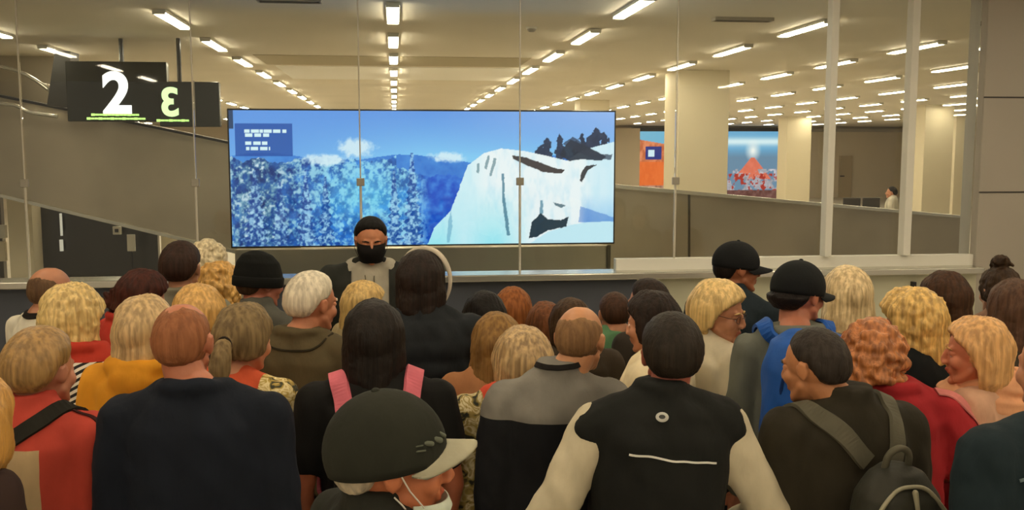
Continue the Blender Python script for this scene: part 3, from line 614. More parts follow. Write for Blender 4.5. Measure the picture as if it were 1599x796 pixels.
            pts = [(-.055, .045, Z(1.455)), (-.072, -.02, Z(1.475)), (-.045, -.075, Z(1.485)), (0, -.09, Z(1.487)), (.045, -.075, Z(1.485)), (.072, -.02, Z(1.475)), (.055, .045, Z(1.455))]
            tube(bm, spline(pts, 4), .019, n=10)
        elif collar == 'fold':
            pts = [(-.06, .06, Z(1.44)), (-.088, -.01, Z(1.462)), (-.06, -.075, Z(1.475)), (0, -.096, Z(1.478)), (.06, -.075, Z(1.475)), (.088, -.01, Z(1.462)), (.06, .06, Z(1.44))]
            tube(bm, spline(pts, 4), .026, n=12)
        sd = Vector((seed*3.1, seed*1.7, seed))
        def disp(p):
            q = p+sd
            v = noise.noise(Vector((q.x*9, q.y*9, q.z*5)))*.011+noise.noise(Vector((q.x*20+q.z*9, q.y*18, q.z*13)))*.006
            if puff: v += puff*(abs(math.sin(p.z*math.pi/.085))-.4)
            return v
        me = remesh(bm, vox, 3, disp); o = mk(name, me, root, m if isinstance(m, list) else [m])
        if cuts:
            b2 = bmesh.new(); b2.from_mesh(me)
            for ax, val in cuts:
                no = Vector((1, 0, 0)) if ax == 'x' else Vector((0, 1, 0)) if ax == 'y' else Vector((ax[1], 0, 1)).normalized() if isinstance(ax, tuple) else Vector((0, 0, 1)); co = no*0+(Vector((val, 0, 0)) if ax == 'x' else Vector((0, val, 0)) if ax == 'y' else Vector((0, 0, val*s)))
                bmesh.ops.bisect_plane(b2, geom=b2.verts[:]+b2.edges[:]+b2.faces[:], plane_co=co, plane_no=no, dist=1e-5)
            b2.to_mesh(me); b2.free()
        if zone:
            for pl in me.polygons: pl.material_index = zone(pl.center, s)
        if open_:
            b2 = bmesh.new(); b2.from_mesh(me)
            for co, no in (((open_, 0, 0), (1, 0, 0)), ((-open_, 0, 0), (1, 0, 0)), ((0, .03, 0), (0, 1, 0))): bmesh.ops.bisect_plane(b2, geom=b2.verts[:]+b2.edges[:]+b2.faces[:], plane_co=co, plane_no=no, dist=1e-5)
            bmesh.ops.delete(b2, geom=[f for f in b2.faces if f.calc_center_median().y > .03 and abs(f.calc_center_median().x) < open_], context='FACES'); b2.to_mesh(me); b2.free()
        return o
    G = {}
    if top: G['top'] = garment(*top[0:2], **(top[2] if len(top) > 2 else {}))
    if vest: G['vest'] = garment(*vest[0:2], **(vest[2] if len(vest) > 2 else {}))
    # ---------- hair
    if hair:
        style, hcol, hcol2 = hair[0:3]; ho = hair[3] if len(hair) > 3 else {}
        t = ho.get('t', .012 if style == 'short' else .016); line = 'f' if style in ('long', 'bob', 'pony', 'curly', 'bun') else 'm'
        bald = ho.get('bald'); bm = bmesh.new(); nu, nv = 64, 40; rings = []
        base = Vector((0, -.012, .008)); rad = Vector((.077, .099, .108)) if bald is None else Vector((.0752, .0965, .1065))
        for j in range(1, nv):
            th = math.pi*j/nv; ring = []
            for i in range(nu):
                a = 2*math.pi*i/nu; n_ = Vector((math.sin(th)*math.cos(a), math.sin(th)*math.sin(a), -math.cos(th)))
                dl = n_.z-hairline(n_.y, line); M_ = sstep(-.05, .07, dl)*(1 if line == 'f' else .35+.65*sstep(0, .45, dl))
                if bald is not None: M_ *= 1-sstep(-.05, .22, n_.z-bald+.15*n_.y+.06*math.sin(3*a+1)+.03*math.sin(7*a))
                if n_.z < -.62: M_ *= .2
                tt = t*(1+.35*max(0, n_.z))*M_-(.014 if bald is None else .007)*(1-sstep(0, .3, M_))
                if cap_ and cap_[0] != 'headphones' and n_.z > -.05: tt = min(tt, .006)
                k = 1-.10*sstep(.2, .9, -n_.z)
                q = base+Vector((n_.x*(rad.x*k+tt), n_.y*(rad.y*k+tt), n_.z*(rad.z+tt*.9))); ring.append(Mh @ q)
            rings.append(ring)
        grid_tube(bm, rings)
        if style in ('long', 'bob'):
            zend = ho.get('len', -.16 if style == 'bob' else -.30); A = R(ho.get('wrap', 118)); th_ = .034; rows = 12; fl = ho.get('flare', 1.)
            rr = []
            for k in range(rows):
                f = k/(rows-1); z = .06+(zend-.06)*f
                rx = (.079+t*.5+.009*math.sin(f*math.pi))*(1+(fl-1)*f)*(1-.18*sstep(.8, 1, f)); ry = (.098+t*.5)*(1-.06*f) ; cy = -.014-.004*f
                if z < -.1: ry *= 1-.12*sstep(0, .15, -.1-z)
                # long hair lies over shoulders and back
                ring = []; n = 26
                for i in range(n): a = -A+2*A*i/(n-1); ring.append(Vector((rx*math.sin(a), cy-ry*math.cos(a), z)))
                for i in range(n): a = A-2*A*i/(n-1); ring.append(Vector(((rx-th_)*math.sin(a), cy-(ry-th_)*math.cos(a), z)))
                rr.append([Mh @ q for q in ring])
            if ho.get('front'):   # side locks falling on the chest
                for sx in (-1, 1): tube(bm, [Mh @ Vector(q) for q in ((sx*.07, .03, .04), (sx*.088, .03, -.05), (sx*.09, .03, zend*.6), (sx*.08, .05, zend))], [.018, .024, .026, .008], n=10)
            grid_tube(bm, rr)
        if style == 'pony':
            pz = ho.get('pz', .0); side = ho.get('px', 0.)
            pts = [(side*.5, -.10, pz+.01), (side*.8, -.135, pz+.0), (side, -.15, pz-.06), (side*1.1, -.145, pz-.14), (side*1.3, -.13, pz-.22)]
            tube(bm, spline([Mh @ Vector(q) for q in pts], 5), [.022]*3+[.026+.012*math.sin(min(1, i/14)*math.pi) for i in range(16)]+[.016, .008], n=12)
        if style == 'bun':
            bz = ho.get('bz', .12); by = ho.get('by', -.06); ell(bm, (ho.get('bx', 0), by, bz), (.045, .045, .036), M=Mh)
            for k in range(6):
                a = k*1.05+.3; cap(bm, (ho.get('bx', 0)+.028*math.cos(a), by+.028*math.sin(a), bz), .018, (ho.get('bx', 0)+.05*math.cos(a), by+.05*math.sin(a), bz+.02*math.sin(k*2.1)), .008, M=Mh)
        if ho.get('clump'):
            cx, cy, cz, r_ = ho['clump']
            for k in range(9):
                d = Vector((random.uniform(-1, 1), random.uniform(-1, .3), random.uniform(-1, 1))).normalized(); cap(bm, Vector((cx, cy, cz)), r_*.6, Vector((cx, cy, cz))+d*r_, r_*.3, M=Mh)
        if style == 'curly' :
            rg = random.Random(int(H*1000)); zl_ = ho.get('len', -.09)
            for k in range(ho.get('n', 110)):
                a = rg.uniform(R(150)-R(25), R(390)+R(25)); zz = rg.uniform(zl_, .09); rrr = math.sqrt(max(.12, 1-(max(0, zz)/.13)**2))
                q = Vector((.088*rrr*math.cos(a), -.012+.108*rrr*math.sin(a), zz)); 
                if q.y > .055 and zz < .06: continue
                ell(bm, q, (rg.uniform(.016, .026),)*3, M=Mh, nu=10, nv=7)
        Mi = Mh.inverted(); gr = ho.get('groove', .0024 if line == 'f' else .0010); cu = ho.get('curl', 0.); wav = ho.get('wave', 0.)
        def hdisp(p):
            q = Mi @ p; a = math.atan2(q.x, -(q.y+.012)); v = 0
            if style != 'curly': v += gr*noise.noise(Vector((a*7+wav*math.sin(q.z*38)*.8, q.z*2.2, 3)))*2
            if cu: v += cu*noise.noise(q*38)
            if line == "f": v += .007*noise.noise(q*13+Vector((H*9, 0, 0)))+.003*noise.noise(q*30)
            v += .0015*noise.noise(q*90)
            return v
        # keep only a thin shell outside: hidden parts sit inside the head
        me = remesh(bm, .0055, 1 if style != 'short' else 2, hdisp); G['hair'] = mk('hair', me, root, [hairm(hcol, hcol2)])
        if ho.get('tie'):
            bm = bmesh.new(); 
            pz = ho.get('pz', .0); side = ho.get('px', 0.); c_ = Vector((side*.6, -.125, pz+.004)); tube(bm, [c_+Vector((.027*math.cos(a), 0, .027*math.sin(a))) for a in [i*2*math.pi/16 for i in range(17)]], .006, M=Mh)
            q = frombm('hair_tie', bm, cloth(ho['tie']), G['hair'], True)
        if ho.get('clip'):
            cx, cy, cz = ho['clip']; bm = bmesh.new(); ell(bm, (cx, cy, cz), (.012, .008, .009), M=Mh); cap(bm, (cx-.01, cy-.004, cz), .004, (cx+.012, cy-.004, cz+.002), .004, M=Mh); frombm('hair_clip', bm, mat('pearl_clip', (.8, .76, .68), .25), G['hair'], True)
    # ---------- hats
    if cap_:
        kind, ccol = cap_[0:2]; co = cap_[2] if len(cap_) > 2 else {}
        if kind == 'cap':
            tilt = Matrix.Rotation(R(co.get('tilt', -4)), 4, 'X'); bm = bmesh.new(); rings = []; n = 40
            for k in range(15):
                f = k/14; el = R(-14)+f*R(103.5); ring = []
                for i in range(n):
                    a = 2*math.pi*i/n; q = Vector(((.089+co.get('big', 0))*math.cos(el)*math.cos(a), -.012+(.112+co.get('big', 0))*math.cos(el)*math.sin(a), .030+(.104+co.get('tall', 0))*math.sin(el)))
                    # six panel seams
                    sm = 1-.012*max(0, 1-abs(((a/(math.pi/3)) % 1)-.5)*0-min((a/(math.pi/3)) % 1, 1-(a/(math.pi/3)) % 1)*14)
                    q = Vector((q.x*sm, (q.y+.012)*sm-.012, q.z)); ring.append(Mh @ tilt @ q)
                rings.append(ring)
            inner = [[Mh @ tilt @ (Vector((0, -.012, .03))+((tilt.inverted() @ Mh.inverted() @ q)-Vector((0, -.012, .03)))*.965) for q in r] for r in rings]
            grid_tube(bm, inner[::-1]+rings, closed_ends=False); 
            n_ = len(bm.verts)
            bmesh.ops.recalc_face_normals(bm, faces=bm.faces)
            cp = frombm('cap', bm, cloth(ccol, .9), root, True)
            bm = bmesh.new(); ra = []; rows = 13; ncol = 7; bl = co.get('brim', .075)
            top_, bot_ = [], []
            for j in range(ncol):
                f = j/(ncol-1); rt, rb = [], []
                for i in range(rows):
                    a = R(20)+R(140)*i/(rows-1); x = (.085+co.get('big', 0))*math.cos(a); y0 = -.012+(.106+co.get('big', 0))*math.sin(a)
                    y = y0+bl*f*(math.sin(a)**.8); z = .022-.030*(x/.085)**2*.9-.012*f
                    rt.append(bm.verts.new(Mh @ tilt @ Vector((x*(1-.10*f), y, z+.003)))); rb.append(bm.verts.new(Mh @ tilt @ Vector((x*(1-.10*f), y, z-.002))))
                top_.append(rt); bot_.append(rb)
            for j in range(ncol-1):
                for i in range(rows-1):
                    bm.faces.new((top_[j][i], top_[j][i+1], top_[j+1][i+1], top_[j+1][i])); bm.faces.new((bot_[j][i], bot_[j+1][i], bot_[j+1][i+1], bot_[j][i+1]))
            for i in range(rows-1): bm.faces.new((top_[-1][i], top_[-1][i+1], bot_[-1][i+1], bot_[-1][i])); bm.faces.new((top_[0][i+1], top_[0][i], bot_[0][i], bot_[0][i+1]))
            for j in range(ncol-1): bm.faces.new((top_[j][0], top_[j+1][0], bot_[j+1][0], bot_[j][0])); bm.faces.new((top_[j+1][-1], top_[j][-1], bot_[j][-1], bot_[j+1][-1]))
            frombm('brim', bm, cloth(co.get('brimcol', ccol), .8), cp, True)
            bm = bmesh.new(); ell(bm, (0, -.012, .030+.104+co.get('tall', 0)), (.008, .008, .005), M=Mh @ tilt); frombm('button', bm, cloth(ccol, .9), cp, True)
            if co.get('emblem'):
                Me = Mh @ tilt
                bm = bmesh.new(); sxx = co['emblem']
                for k, (aa, zz, w_, h_) in enumerate(((62, .050, .026, .003), (62, .040, .030, .004), (48, .046, .014, .010), (34, .044, .012, .011), (22, .046, .010, .008))):
                    a = R(90-aa if sxx > 0 else 90+aa); el = math.asin(max(-1, min(1, (zz-.03)/.104)))
                    q = Vector((.0905*math.cos(el)*math.cos(a)*sxx*(1 if sxx > 0 else -1), -.012+.1135*math.cos(el)*math.sin(a), zz)); cap(bm, q-Vector((0, w_/2, -.002*k)), h_/2, q+Vector((-.006*0, w_/2, .0)), h_/2, n=8, M=Me)
                frombm('emblem', bm, mat('emblem_thread', hexc('55594a'), .7), cp, True)
        if kind == 'beanie':
            bm = bmesh.new(); loft(bm, [(-.005, 0, -.014, .090, .110), (.02, 0, -.014, .094, .114), (.05, 0, -.016, .092, .112), (.10, 0, -.02, .080, .098), (.135, 0, -.026, .055, .07), (.152, 0, -.03, .025, .03), (.155, 0, -.03, .008, .01)], n=40, M=Mh, pw=2)
            cp = mk('beanie', remesh(bm, .006, 2), root, [cloth(ccol, .95)])
            bm = bmesh.new(); loft(bm, [(-.012, 0, -.014, .093, .113), (-.008, 0, -.014, .0975, .1175), (.030, 0, -.014, .0985, .1185), (.036, 0, -.014, .094, .114)], n=40, M=Mh, pw=2); frombm('beanie_fold', bm, cloth(ccol, .95), cp, True)
        if kind == 'headphones':
            bm = bmesh.new()
            pts = [Mh @ Vector((.006+.101*math.cos(a), .0, .0+.134*math.sin(a))) for a in [R(-42)+R(172)*i/22 for i in range(23)]]; u_ = (Mh.to_3x3() @ Vector((0, 1, 0))).normalized()
            wd_ = [.004+.030*math.sin(math.pi*min(1, (i+1)/24)) for i in range(23)]
            cen = Mh @ Vector((0, -.005, 0)); rings = []
            for p_, w_ in zip(pts, wd_):
                o_ = (p_-cen).normalized(); rings.append([p_+u_*w_+o_*.002, p_+u_*w_*.7+o_*(.006+w_*.45), p_-u_*w_*.7+o_*(.006+w_*.45), p_-u_*w_+o_*.002])
            grid_tube(bm, rings); frombm('headband', bm, cloth(ccol, .9), root, True)
    if mask:
        mc, low = mask[0:2]; bm = bmesh.new(); rings = []; n = 22
        prof = [(.006, .094), (-.02, .118), (-.045, .121), (-.07, .112), (-.094, .094), (-.106, .07)] if not low else [(-.062, .104), (-.080, .112), (-.100, .106), (-.118, .085), (-.122, .06)]
        out_, in_ = [], []
        for z, y in prof:
            ro, ri = [], []
            for i in range(n):
                f = i/(n-1)*2-1; a = f*R(78); hw = (.074 if z > -.06 else .066)-.010*(z < -.1); x = hw*math.sin(a); yy = y*(.30+.70*math.cos(a)**.85) if abs(f) < .999 else y*.33
                ro.append(bm.verts.new(Mh @ Vector((x, yy, z)))); ri.append(bm.verts.new(Mh @ Vector((x*.96, yy-.003, z))))
            out_.append(ro); in_.append(ri)
        for j in range(len(prof)-1):
            for i in range(n-1): bm.faces.new((out_[j][i], out_[j][i+1], out_[j+1][i+1], out_[j+1][i])); bm.faces.new((in_[j][i+1], in_[j][i], in_[j+1][i], in_[j+1][i+1]))
        for i in range(n-1): bm.faces.new((out_[0][i+1], out_[0][i], in_[0][i], in_[0][i+1])); bm.faces.new((out_[-1][i], out_[-1][i+1], in_[-1][i+1], in_[-1][i]))
        for j in range(len(prof)-1): bm.faces.new((out_[j][0], out_[j+1][0], in_[j+1][0], in_[j][0])); bm.faces.new((out_[j+1][-1], out_[j][-1], in_[j][-1], in_[j+1][-1]))
        mo = frombm('face_mask', bm, cloth(mc, .9), root, True)
        for sx in (-1, 1):
            bm = bmesh.new(); z0 = -.005 if not low else -.064
            tube(bm, [(sx*.066, .040 if not low else .052, z0), (sx*.078, .024, z0*.4-.002), (sx*.086, .002, .012)], .0016, n=6, M=Mh)
            tube(bm, [(sx*.060, .035, -.09), (sx*.076, .012, -.055), (sx*.084, -.004, -.036)], .0016, n=6, M=Mh); frombm('ear_loop', bm, cloth('e8e2d6' if mc != '14100f' else mc), mo)
    if glasses:
        bm = bmesh.new()
        for sx in (-1, 1):
            c_ = Vector((sx*.032, .093, .001)); tube(bm, [c_+Vector((.021*math.cos(a), -.006*abs(math.cos(a)), .015*math.sin(a))) for a in [i*2*math.pi/20 for i in range(21)]], .0014, n=6, M=Mh)
            tube(bm, [(sx*.052, .086, .006), (sx*.074, .066, .008), (sx*.083, .0, .012)], .0014, n=6, M=Mh)
        tube(bm, [(-.011, .095, .004), (0, .099, .007), (.011, .095, .004)], .0014, n=6, M=Mh)
        go = frombm('glasses', bm, mat('glasses_frame', hexc('5a4034'), .3, .5), root)
    bpy.context.view_layer.update()
    info = dict(root=root, G=G, Mh=Mh, s=s, Z=Z, body=body, sh=sh)
    if extra: extra(info)
    return info
# ribbons that lie on a garment: straps, piping, printed lines
def ribbon(name, garment, pts, width, thick, m, parent, lift=.002, k=8):
    me = garment.data; bvh = BVHTree.FromPolygons([v.co for v in me.vertices], [tuple(p.vertices) for p in me.polygons]); sp = spline(pts, k); P, Nn = [], []
    for p in sp:
        q, nrm, _, _ = bvh.find_nearest(p); P.append(q); Nn.append(nrm)
    for _ in range(2):
        Nn = [(Nn[max(0, i-1)]+Nn[i]*2+Nn[min(len(Nn)-1, i+1)]).normalized() for i in range(len(Nn))]; P = [P[0]]+[(P[i-1]+P[i]*2+P[i+1])/4 for i in range(1, len(P)-1)]+[P[-1]]
    rings = []
    for i, (p, nn) in enumerate(zip(P, Nn)):
        d = (P[min(i+1, len(P)-1)]-P[max(i-1, 0)]).normalized(); w = d.cross(nn).normalized()*width/2; a = nn*lift; b = nn*(lift+thick)
        rings.append([p+w+a, p+w*.9+b, p-w*.9+b, p-w+a])
    bm = bmesh.new(); grid_tube(bm, rings); return frombm(name, bm, m, parent)
def world_thing(name, root, label, cat, group=None):   # a carried thing: stands in its carrier's frame
    e = empty(name, root.location, root.rotation_euler.z); return tag(e, label, cat, group)
# ------------------------------------------------------------------ the crowd
_sd = [0]
def T(name, h, **k):
    _sd[0] += 1
    k.setdefault('seed', _sd[0] % 29); return (name, cloth(h) if isinstance(h, str) else h, k)
BR, BRd = '4a3220', '2a1b11'; BK, BKd = '1a120e', '0b0807'; BL, BLd = 'cda768', '8c6a38'
FLORAL = floral_mat('floral_print', 'e9d9a8', 'b79a4a', '3a3a2a', 24); FLORAL2 = floral_mat('floral_print_dark', 'd9cda6', 'a08b4c', '25281f', 17)
STRIPES = stripe_mat('stripe_print', '1c1a1c', 'eae2d2', 14)
ABOVE = lambda z0: (lambda c, s: 1 if c.z > z0*s else 0)
def cords(i):
    for sx in (-1, 1): ribbon('hood_cord', i['G']['top'], [(sx*.03, .13, i['Z'](1.43)), (sx*.03, .15, i['Z'](1.36)), (sx*.032, .16, i['Z'](1.28))], .006, .004, cloth('6c685a'), i['root'])
# --- worker facing the crowd
person('masked worker facing the crowd in a grey hoodie under a dark open jacket', (578, 336), 5.2, .014, 180, (-4, 13, 0), sh=.215, skinc='c98560', hair=('short', '120f0e', '060505', {'t': .014}),
       top=T('hoodie', 'b4ad9c', g=.020, collar='hood'), vest=T('jacket', '2b2c27', g=.034, collar=None, open_=.10), fine=True, mask=('14100f', False), extra=cords)
# --- far person beyond the right ramp
person('distant dark haired person in a white top beyond the right ramp', (1393, 291), 20, .015, -60, (0, 0, 0), hair=('short', BK, BKd), top=T('shirt', 'd8d2c2', vox=.02))
# --- back rows
person('balding man in a white top with a black collar at the left edge', (72, 417), 4.5, .0, 35, (10, 6, 0), skinc='c08566', hair=('short', '6b5138', '4b3626', {'t': .003, 'bald': .30}), top=T('shirt', 'e3dcc9', collar=None), extra=lambda i: ribbon('collar_band', i['G']['top'], [(-.09, .04, i['Z'](1.46)), (-.08, -.06, i['Z'](1.475)), (0, -.12, i['Z'](1.475)), (.08, -.06, i['Z'](1.475)), (.09, .04, i['Z'](1.46))], .03, .006, cloth('1c1512'), i['root']))
person('woman with reddish dark hair and a black clip in a red top', (206, 414), 4.3, .02, 45, (20, 18, 12), skinc='c08566', female=True, sh=.155, hair=('bob', '4a2218', '1a0d0a', {'t': .016, 'len': -.08, 'clump': (-.03, -.10, -.05, .05), 'clip': (-.05, -.15, -.07)}), top=T('red_top', 'c43a2c', collar='shirt'))
person('man with short dark brown hair and a grey shirt collar behind the blonde heads', (280, 377), 4.45, .014, 5, (5, 4, 0), sh=.18, skinc='b07a5c', hair=('short', '3b261d', '1d120d', {'t': .016}), top=T('shirt', '8d8875', collar='shirt'))
person('person with pale curly hair standing behind the dark haired man', (322, 370), 5.4, .03, 10, (0, 0, 0), female=True, sh=.16, hair=('curly', 'd8c9a6', '9c8a66', {'curl': .012, 'n': 120}), top=T('blouse', '9a9078'))
person('woman with golden curly hair beside the black beanie', (338, 404), 4.8, .03, 15, (5, 5, 0), female=True, sh=.155, hair=('curly', 'd3a55a', '8f662c', {'curl': .014, 'n': 120, 'len': -.12}), top=T('cardigan', '8a7a5c'))
person('man in a black knitted beanie and a grey jacket', (398, 386), 4.45, .052, 30, (25, 6, 0), sh=.18, skinc='b5705a', hair=('short', '4a3a2c', '2c2018', {'t': .006}), top=T('jacket', '5b5a52', collar='stand'), cap_=('beanie', '121312'))
person('short blonde woman just below and left of the masked worker', (562, 436), 4.75, .022, 60, (10, 8, 0), female=True, sh=.155, hair=('bob', 'cfae6c', '957240', {'len': -.12}), top=T('blouse', 'b9a67e'))
person('long dark haired person with a wide pale headband in a black puffer jacket', (656, 389), 3.95, .022, -4, (6, 4, 0), sh=.185, skinc='c08a6c', hair=('long', '2c211c', '14100d', {'len': -.155, 'wrap': 112, 't': .02}), top=T('puffer_jacket', '22262a', g=.035, collar='stand', puff=.006),
       cap_=('headphones', 'd6cbb8'))
person('person with a black bob in dark clothes right of the puffer jacket', (757, 453), 4.3, .02, 0, (0, 6, 0), female=True, sh=.155, hair=('bob', '1a1412', '0a0807', {'len': -.15}), top=T('top', '1b1b1d'))
person('auburn haired person in the back row beside the black bob', (800, 447), 4.9, .02, 15, (5, 6, 0), female=True, sh=.155, hair=('bob', 'a06030', '5f3216', {'len': -.12}), top=T('top', '4a3428'))
person('person with reddish brown hair left of the balding man', (853, 470), 4.75, .02, 0, (0, 5, 0), female=True, sh=.15, hair=('bob', '7a4a2a', '432614', {'len': -.1}), top=T('top', '4a3c2c'))
person('person with dark brown hair directly behind the balding man', (893, 464), 4.3, .02, 0, (0, 6, 0), female=True, sh=.155, hair=('bob', '4a3420', '2a1c10', {'len': -.1}), top=T('top', '3a3024'))
person('short person with cropped brown hair in a green shirt', (961, 455), 5.0, .012, 0, (0, 10, 0), sh=.165, hs=.95, skinc='b97f5e', hair=('short', '4a2f1e', '2a1a10', {'t': .01}), top=T('green_shirt', '5f8a62', sleeve='short', collar='crew'))
person('dark haired person at the back beneath the ledge left of the glasses', (1016, 435), 4.75, .015, -30, (-10, 5, 0), sh=.16, skinc='b97f5e', hair=('short', '2e1f17', '150e0a', {'t': .016}), top=T('top', '3a332c'))
person('woman with dark hair, a pearl clip and a cream blouse', (1027, 452), 3.8, .02, -55, (0, 8, 0), female=True, sh=.165, hair=('bob', '2c1f18', '130d0a', {'len': -.07, 't': .018, 'clip': (.055, -.10, .02)}), top=T('cream_blouse', 'ead9b4', g=.03, sleeve='short'))
def phone_arm(i): pass
person('blonde woman in glasses and a cream T-shirt looking back to the right', (1114, 434), 3.82, .022, 58, (70, 8, 0), hoff=(.03, .02), female=True, sh=.165, fine=True, glasses=True, skinc='c98c6a', hair=('bob', 'dcbc7c', '9a7a44', {'len': -.075, 't': .022, 'wrap': 96}), top=T('tshirt', 'e8dcc0', g=.022, sleeve='short', wide=.02), arms=('front', 'down'))
person('man in a plain black cap in profile, the farther of two capped men', (1146, 372), 4.6, .03, 45, (45, 2, 0), sh=.18, fine=True, skinc='a8694a', hair=('short', '1f1612', '0f0a08', {'t': .006}), top=T('dark_jacket', '232d34', collar='stand'), cap_=('cap', '17181a', {'brim': .075}))
def shift(e, dy):
    for c in e.children:
        if c.name.split('.')[0] not in ('strap', 'thin_strap'):
            for v in c.data.vertices: v.co.y += dy
def blue_pack(i):
    r = i['root']; Z = i['Z']; g = i['G']['top']; e = world_thing('backpack', r, 'large royal blue backpack on the capped man in grey', 'backpack')
    bm = bmesh.new(); loft(bm, [(Z(1.000), 0, -.235, .13, .06), (Z(1.040), 0, -.24, .17, .095), (Z(1.190), 0, -.245, .178, .11), (Z(1.370), 0, -.235, .172, .095), (Z(1.460), 0, -.215, .145, .075), (Z(1.500), 0, -.20, .07, .035)], n=32, pw=3)
    c = hexc('1f55a8'); mk('pack_body', remesh(bm, .010, 3, lambda p: noise.noise(p*11)*.008), e, [cloth('2058ac', .6)])
    bm = bmesh.new(); loft(bm, [(Z(1.030), 0, -.345, .09, .03), (Z(1.070), 0, -.35, .11, .04), (Z(1.200), 0, -.35, .11, .04), (Z(1.240), 0, -.345, .09, .02)], n=28, pw=3); mk('front_pocket', remesh(bm, .009, 3), e, [cloth('17458e', .6)])
    bm = bmesh.new(); tube(bm, spline([(-.13, -.30, Z(1.150)), (-.125, -.315, Z(1.340)), (-.06, -.29, Z(1.455)), (.06, -.29, Z(1.455)), (.125, -.315, Z(1.340)), (.13, -.30, Z(1.150))]), .006); frombm('zip', bm, cloth('12326c'), e, True)
    bm = bmesh.new(); tube(bm, spline([(-.03, -.20, Z(1.475)), (-.022, -.215, Z(1.497)), (.022, -.215, Z(1.497)), (.03, -.20, Z(1.475))]), .008); frombm('handle', bm, cloth('12326c'), e, True)
    for sx in (-1, 1): ribbon('strap', g, [(sx*.06, -.14, Z(1.40)), (sx*.10, -.07, Z(1.46)), (sx*.115, .02, Z(1.46)), (sx*.12, .12, Z(1.36)), (sx*.15, .12, Z(1.18)), (sx*.17, .02, Z(1.08)), (sx*.15, -.12, Z(1.05))], .06, .012, cloth('2058ac', .6), e)
    shift(e, -.035)
person('man in a black cap and grey hooded top carrying the blue backpack', (1240, 401), 3.65, .03, 8, (55, 4, 0), hoff=(.0, .02), sh=.165, fine=True, skinc='c07a5e', hair=('short', '1d1512', '0d0908', {'t': .022}), top=T('hooded_top', '6a6c62', collar='hood'), cap_=('cap', '17191a', {'brim': .092}), extra=blue_pack)
person('woman with long pale blonde hair parted over a brown underlayer', (1327, 416), 4.3, .024, 5, (-5, 8, 0), female=True, sh=.16, hair=('long', 'd6bf92', '8a6c42', {'len': -.28, 'flare': 1.25, 't': .026, 'wave': .4}), top=T('top', '8a7c58'))
person('person with dark brown hair behind the blonde ponytail at the right', (1484, 424), 4.5, .02, -15, (-10, 10, 0), female=True, sh=.16, hair=('bob', '4a2f1c', '23150c', {'len': -.11, 't': .024}), top=T('top', '4a2420'))
person('person with a messy brown bun at the right edge', (1566, 414), 4.7, .018, 0, (0, 6, 0), female=True, sh=.155, skinc='b98a70', hair=('bun', '3d2a18', '22160c', {'bz': .150, 'by': -.02, 't': .012, 'curl': .006}), top=T('top', '8a6a58'))
person('person with pinkish brown hair just below the messy bun', (1557, 424), 4.15, .018, 5, (0, 6, 0), female=True, sh=.15, skinc='b98a70', hair=('bob', '9a7460', '5e4234', {'len': -.13, 't': .018}), top=T('top', '9a8878')) if 0 else None
person('person with smooth brown hair cut off by the right edge', (1592, 436), 3.75, .02, 0, (0, 6, 0), female=True, sh=.16, hair=('long', '5a4030', '36241a', {'len': -.22, 't': .02}), top=T('top', '3c3428'))
# --- middle rows
person('woman with wavy blonde hair in a striped top with a red collar', (106, 447), 3.85, .026, 10, (12, 6, 0), hoff=(-.05, 0), female=True, sh=.165, hair=('bob', 'd8bc7c', '8c6c38', {'len': -.135, 't': .034, 'curl': .007, 'wave': .7, 'groove': .005}), top=('striped_top', [STRIPES, cloth('c8402f')], dict(zone=ABOVE(1.475), cuts=(('z', 1.475),), collar='fold', seed=8)))
person('woman with straight blonde hair in a yellow hoodie', (220, 461), 3.35, .022, 12, (6, 6, 0), female=True, sh=.16, hair=('long', 'c4a676', '7c6240', {'len': -.185, 't': .02}), top=T('yellow_hoodie', 'e09a28', g=.026, collar='hood'))
person('person with a flat golden crown of hair behind the man in navy', (306, 446), 4.0, .02, 0, (0, 20, 0), female=True, sh=.155, hair=('bob', 'd0a45e', '99702f', {'len': -.06, 't': .03}), top=T('top', '3a2c20'))
def floral_p(i): pass
person('woman with a low blonde ponytail, coral neckline and floral sleeves', (368, 468), 3.25, .02, 20, (15, 10, 4), female=True, sh=.165, hair=('pony', '8a7450', '4c3c28', {'tie': '2a2018', 'px': .055, 'pz': -.02, 't': .012}), top=('floral_top', [FLORAL, cloth('e0603c')], dict(zone=lambda c, s: 1 if c.z > 1.40*s and abs(c.x) < .12 else 0, cuts=(('z', 1.40), ('x', .12), ('x', -.12)), collar='crew', sleeve='short', seed=5)))
person('white haired older man in an olive jacket turned to the right', (478, 422), 3.75, .016, 20, (28, 8, 0), sh=.19, fine=True, skinc='c2805f', hair=('short', 'd6ccb6', '9c907a', {'t': .014}), top=T('olive_jacket', '5c5138', g=.026, collar='fold'), extra=lambda i: [ribbon('collar_edge', i['G']['top'], [(-.12, -.02, i['Z'](1.43)), (-.07, -.13, i['Z'](1.42)), (.07, -.13, i['Z'](1.42)), (.12, -.02, i['Z'](1.43))], .008, .004, cloth('2c2618'), i['root'])])
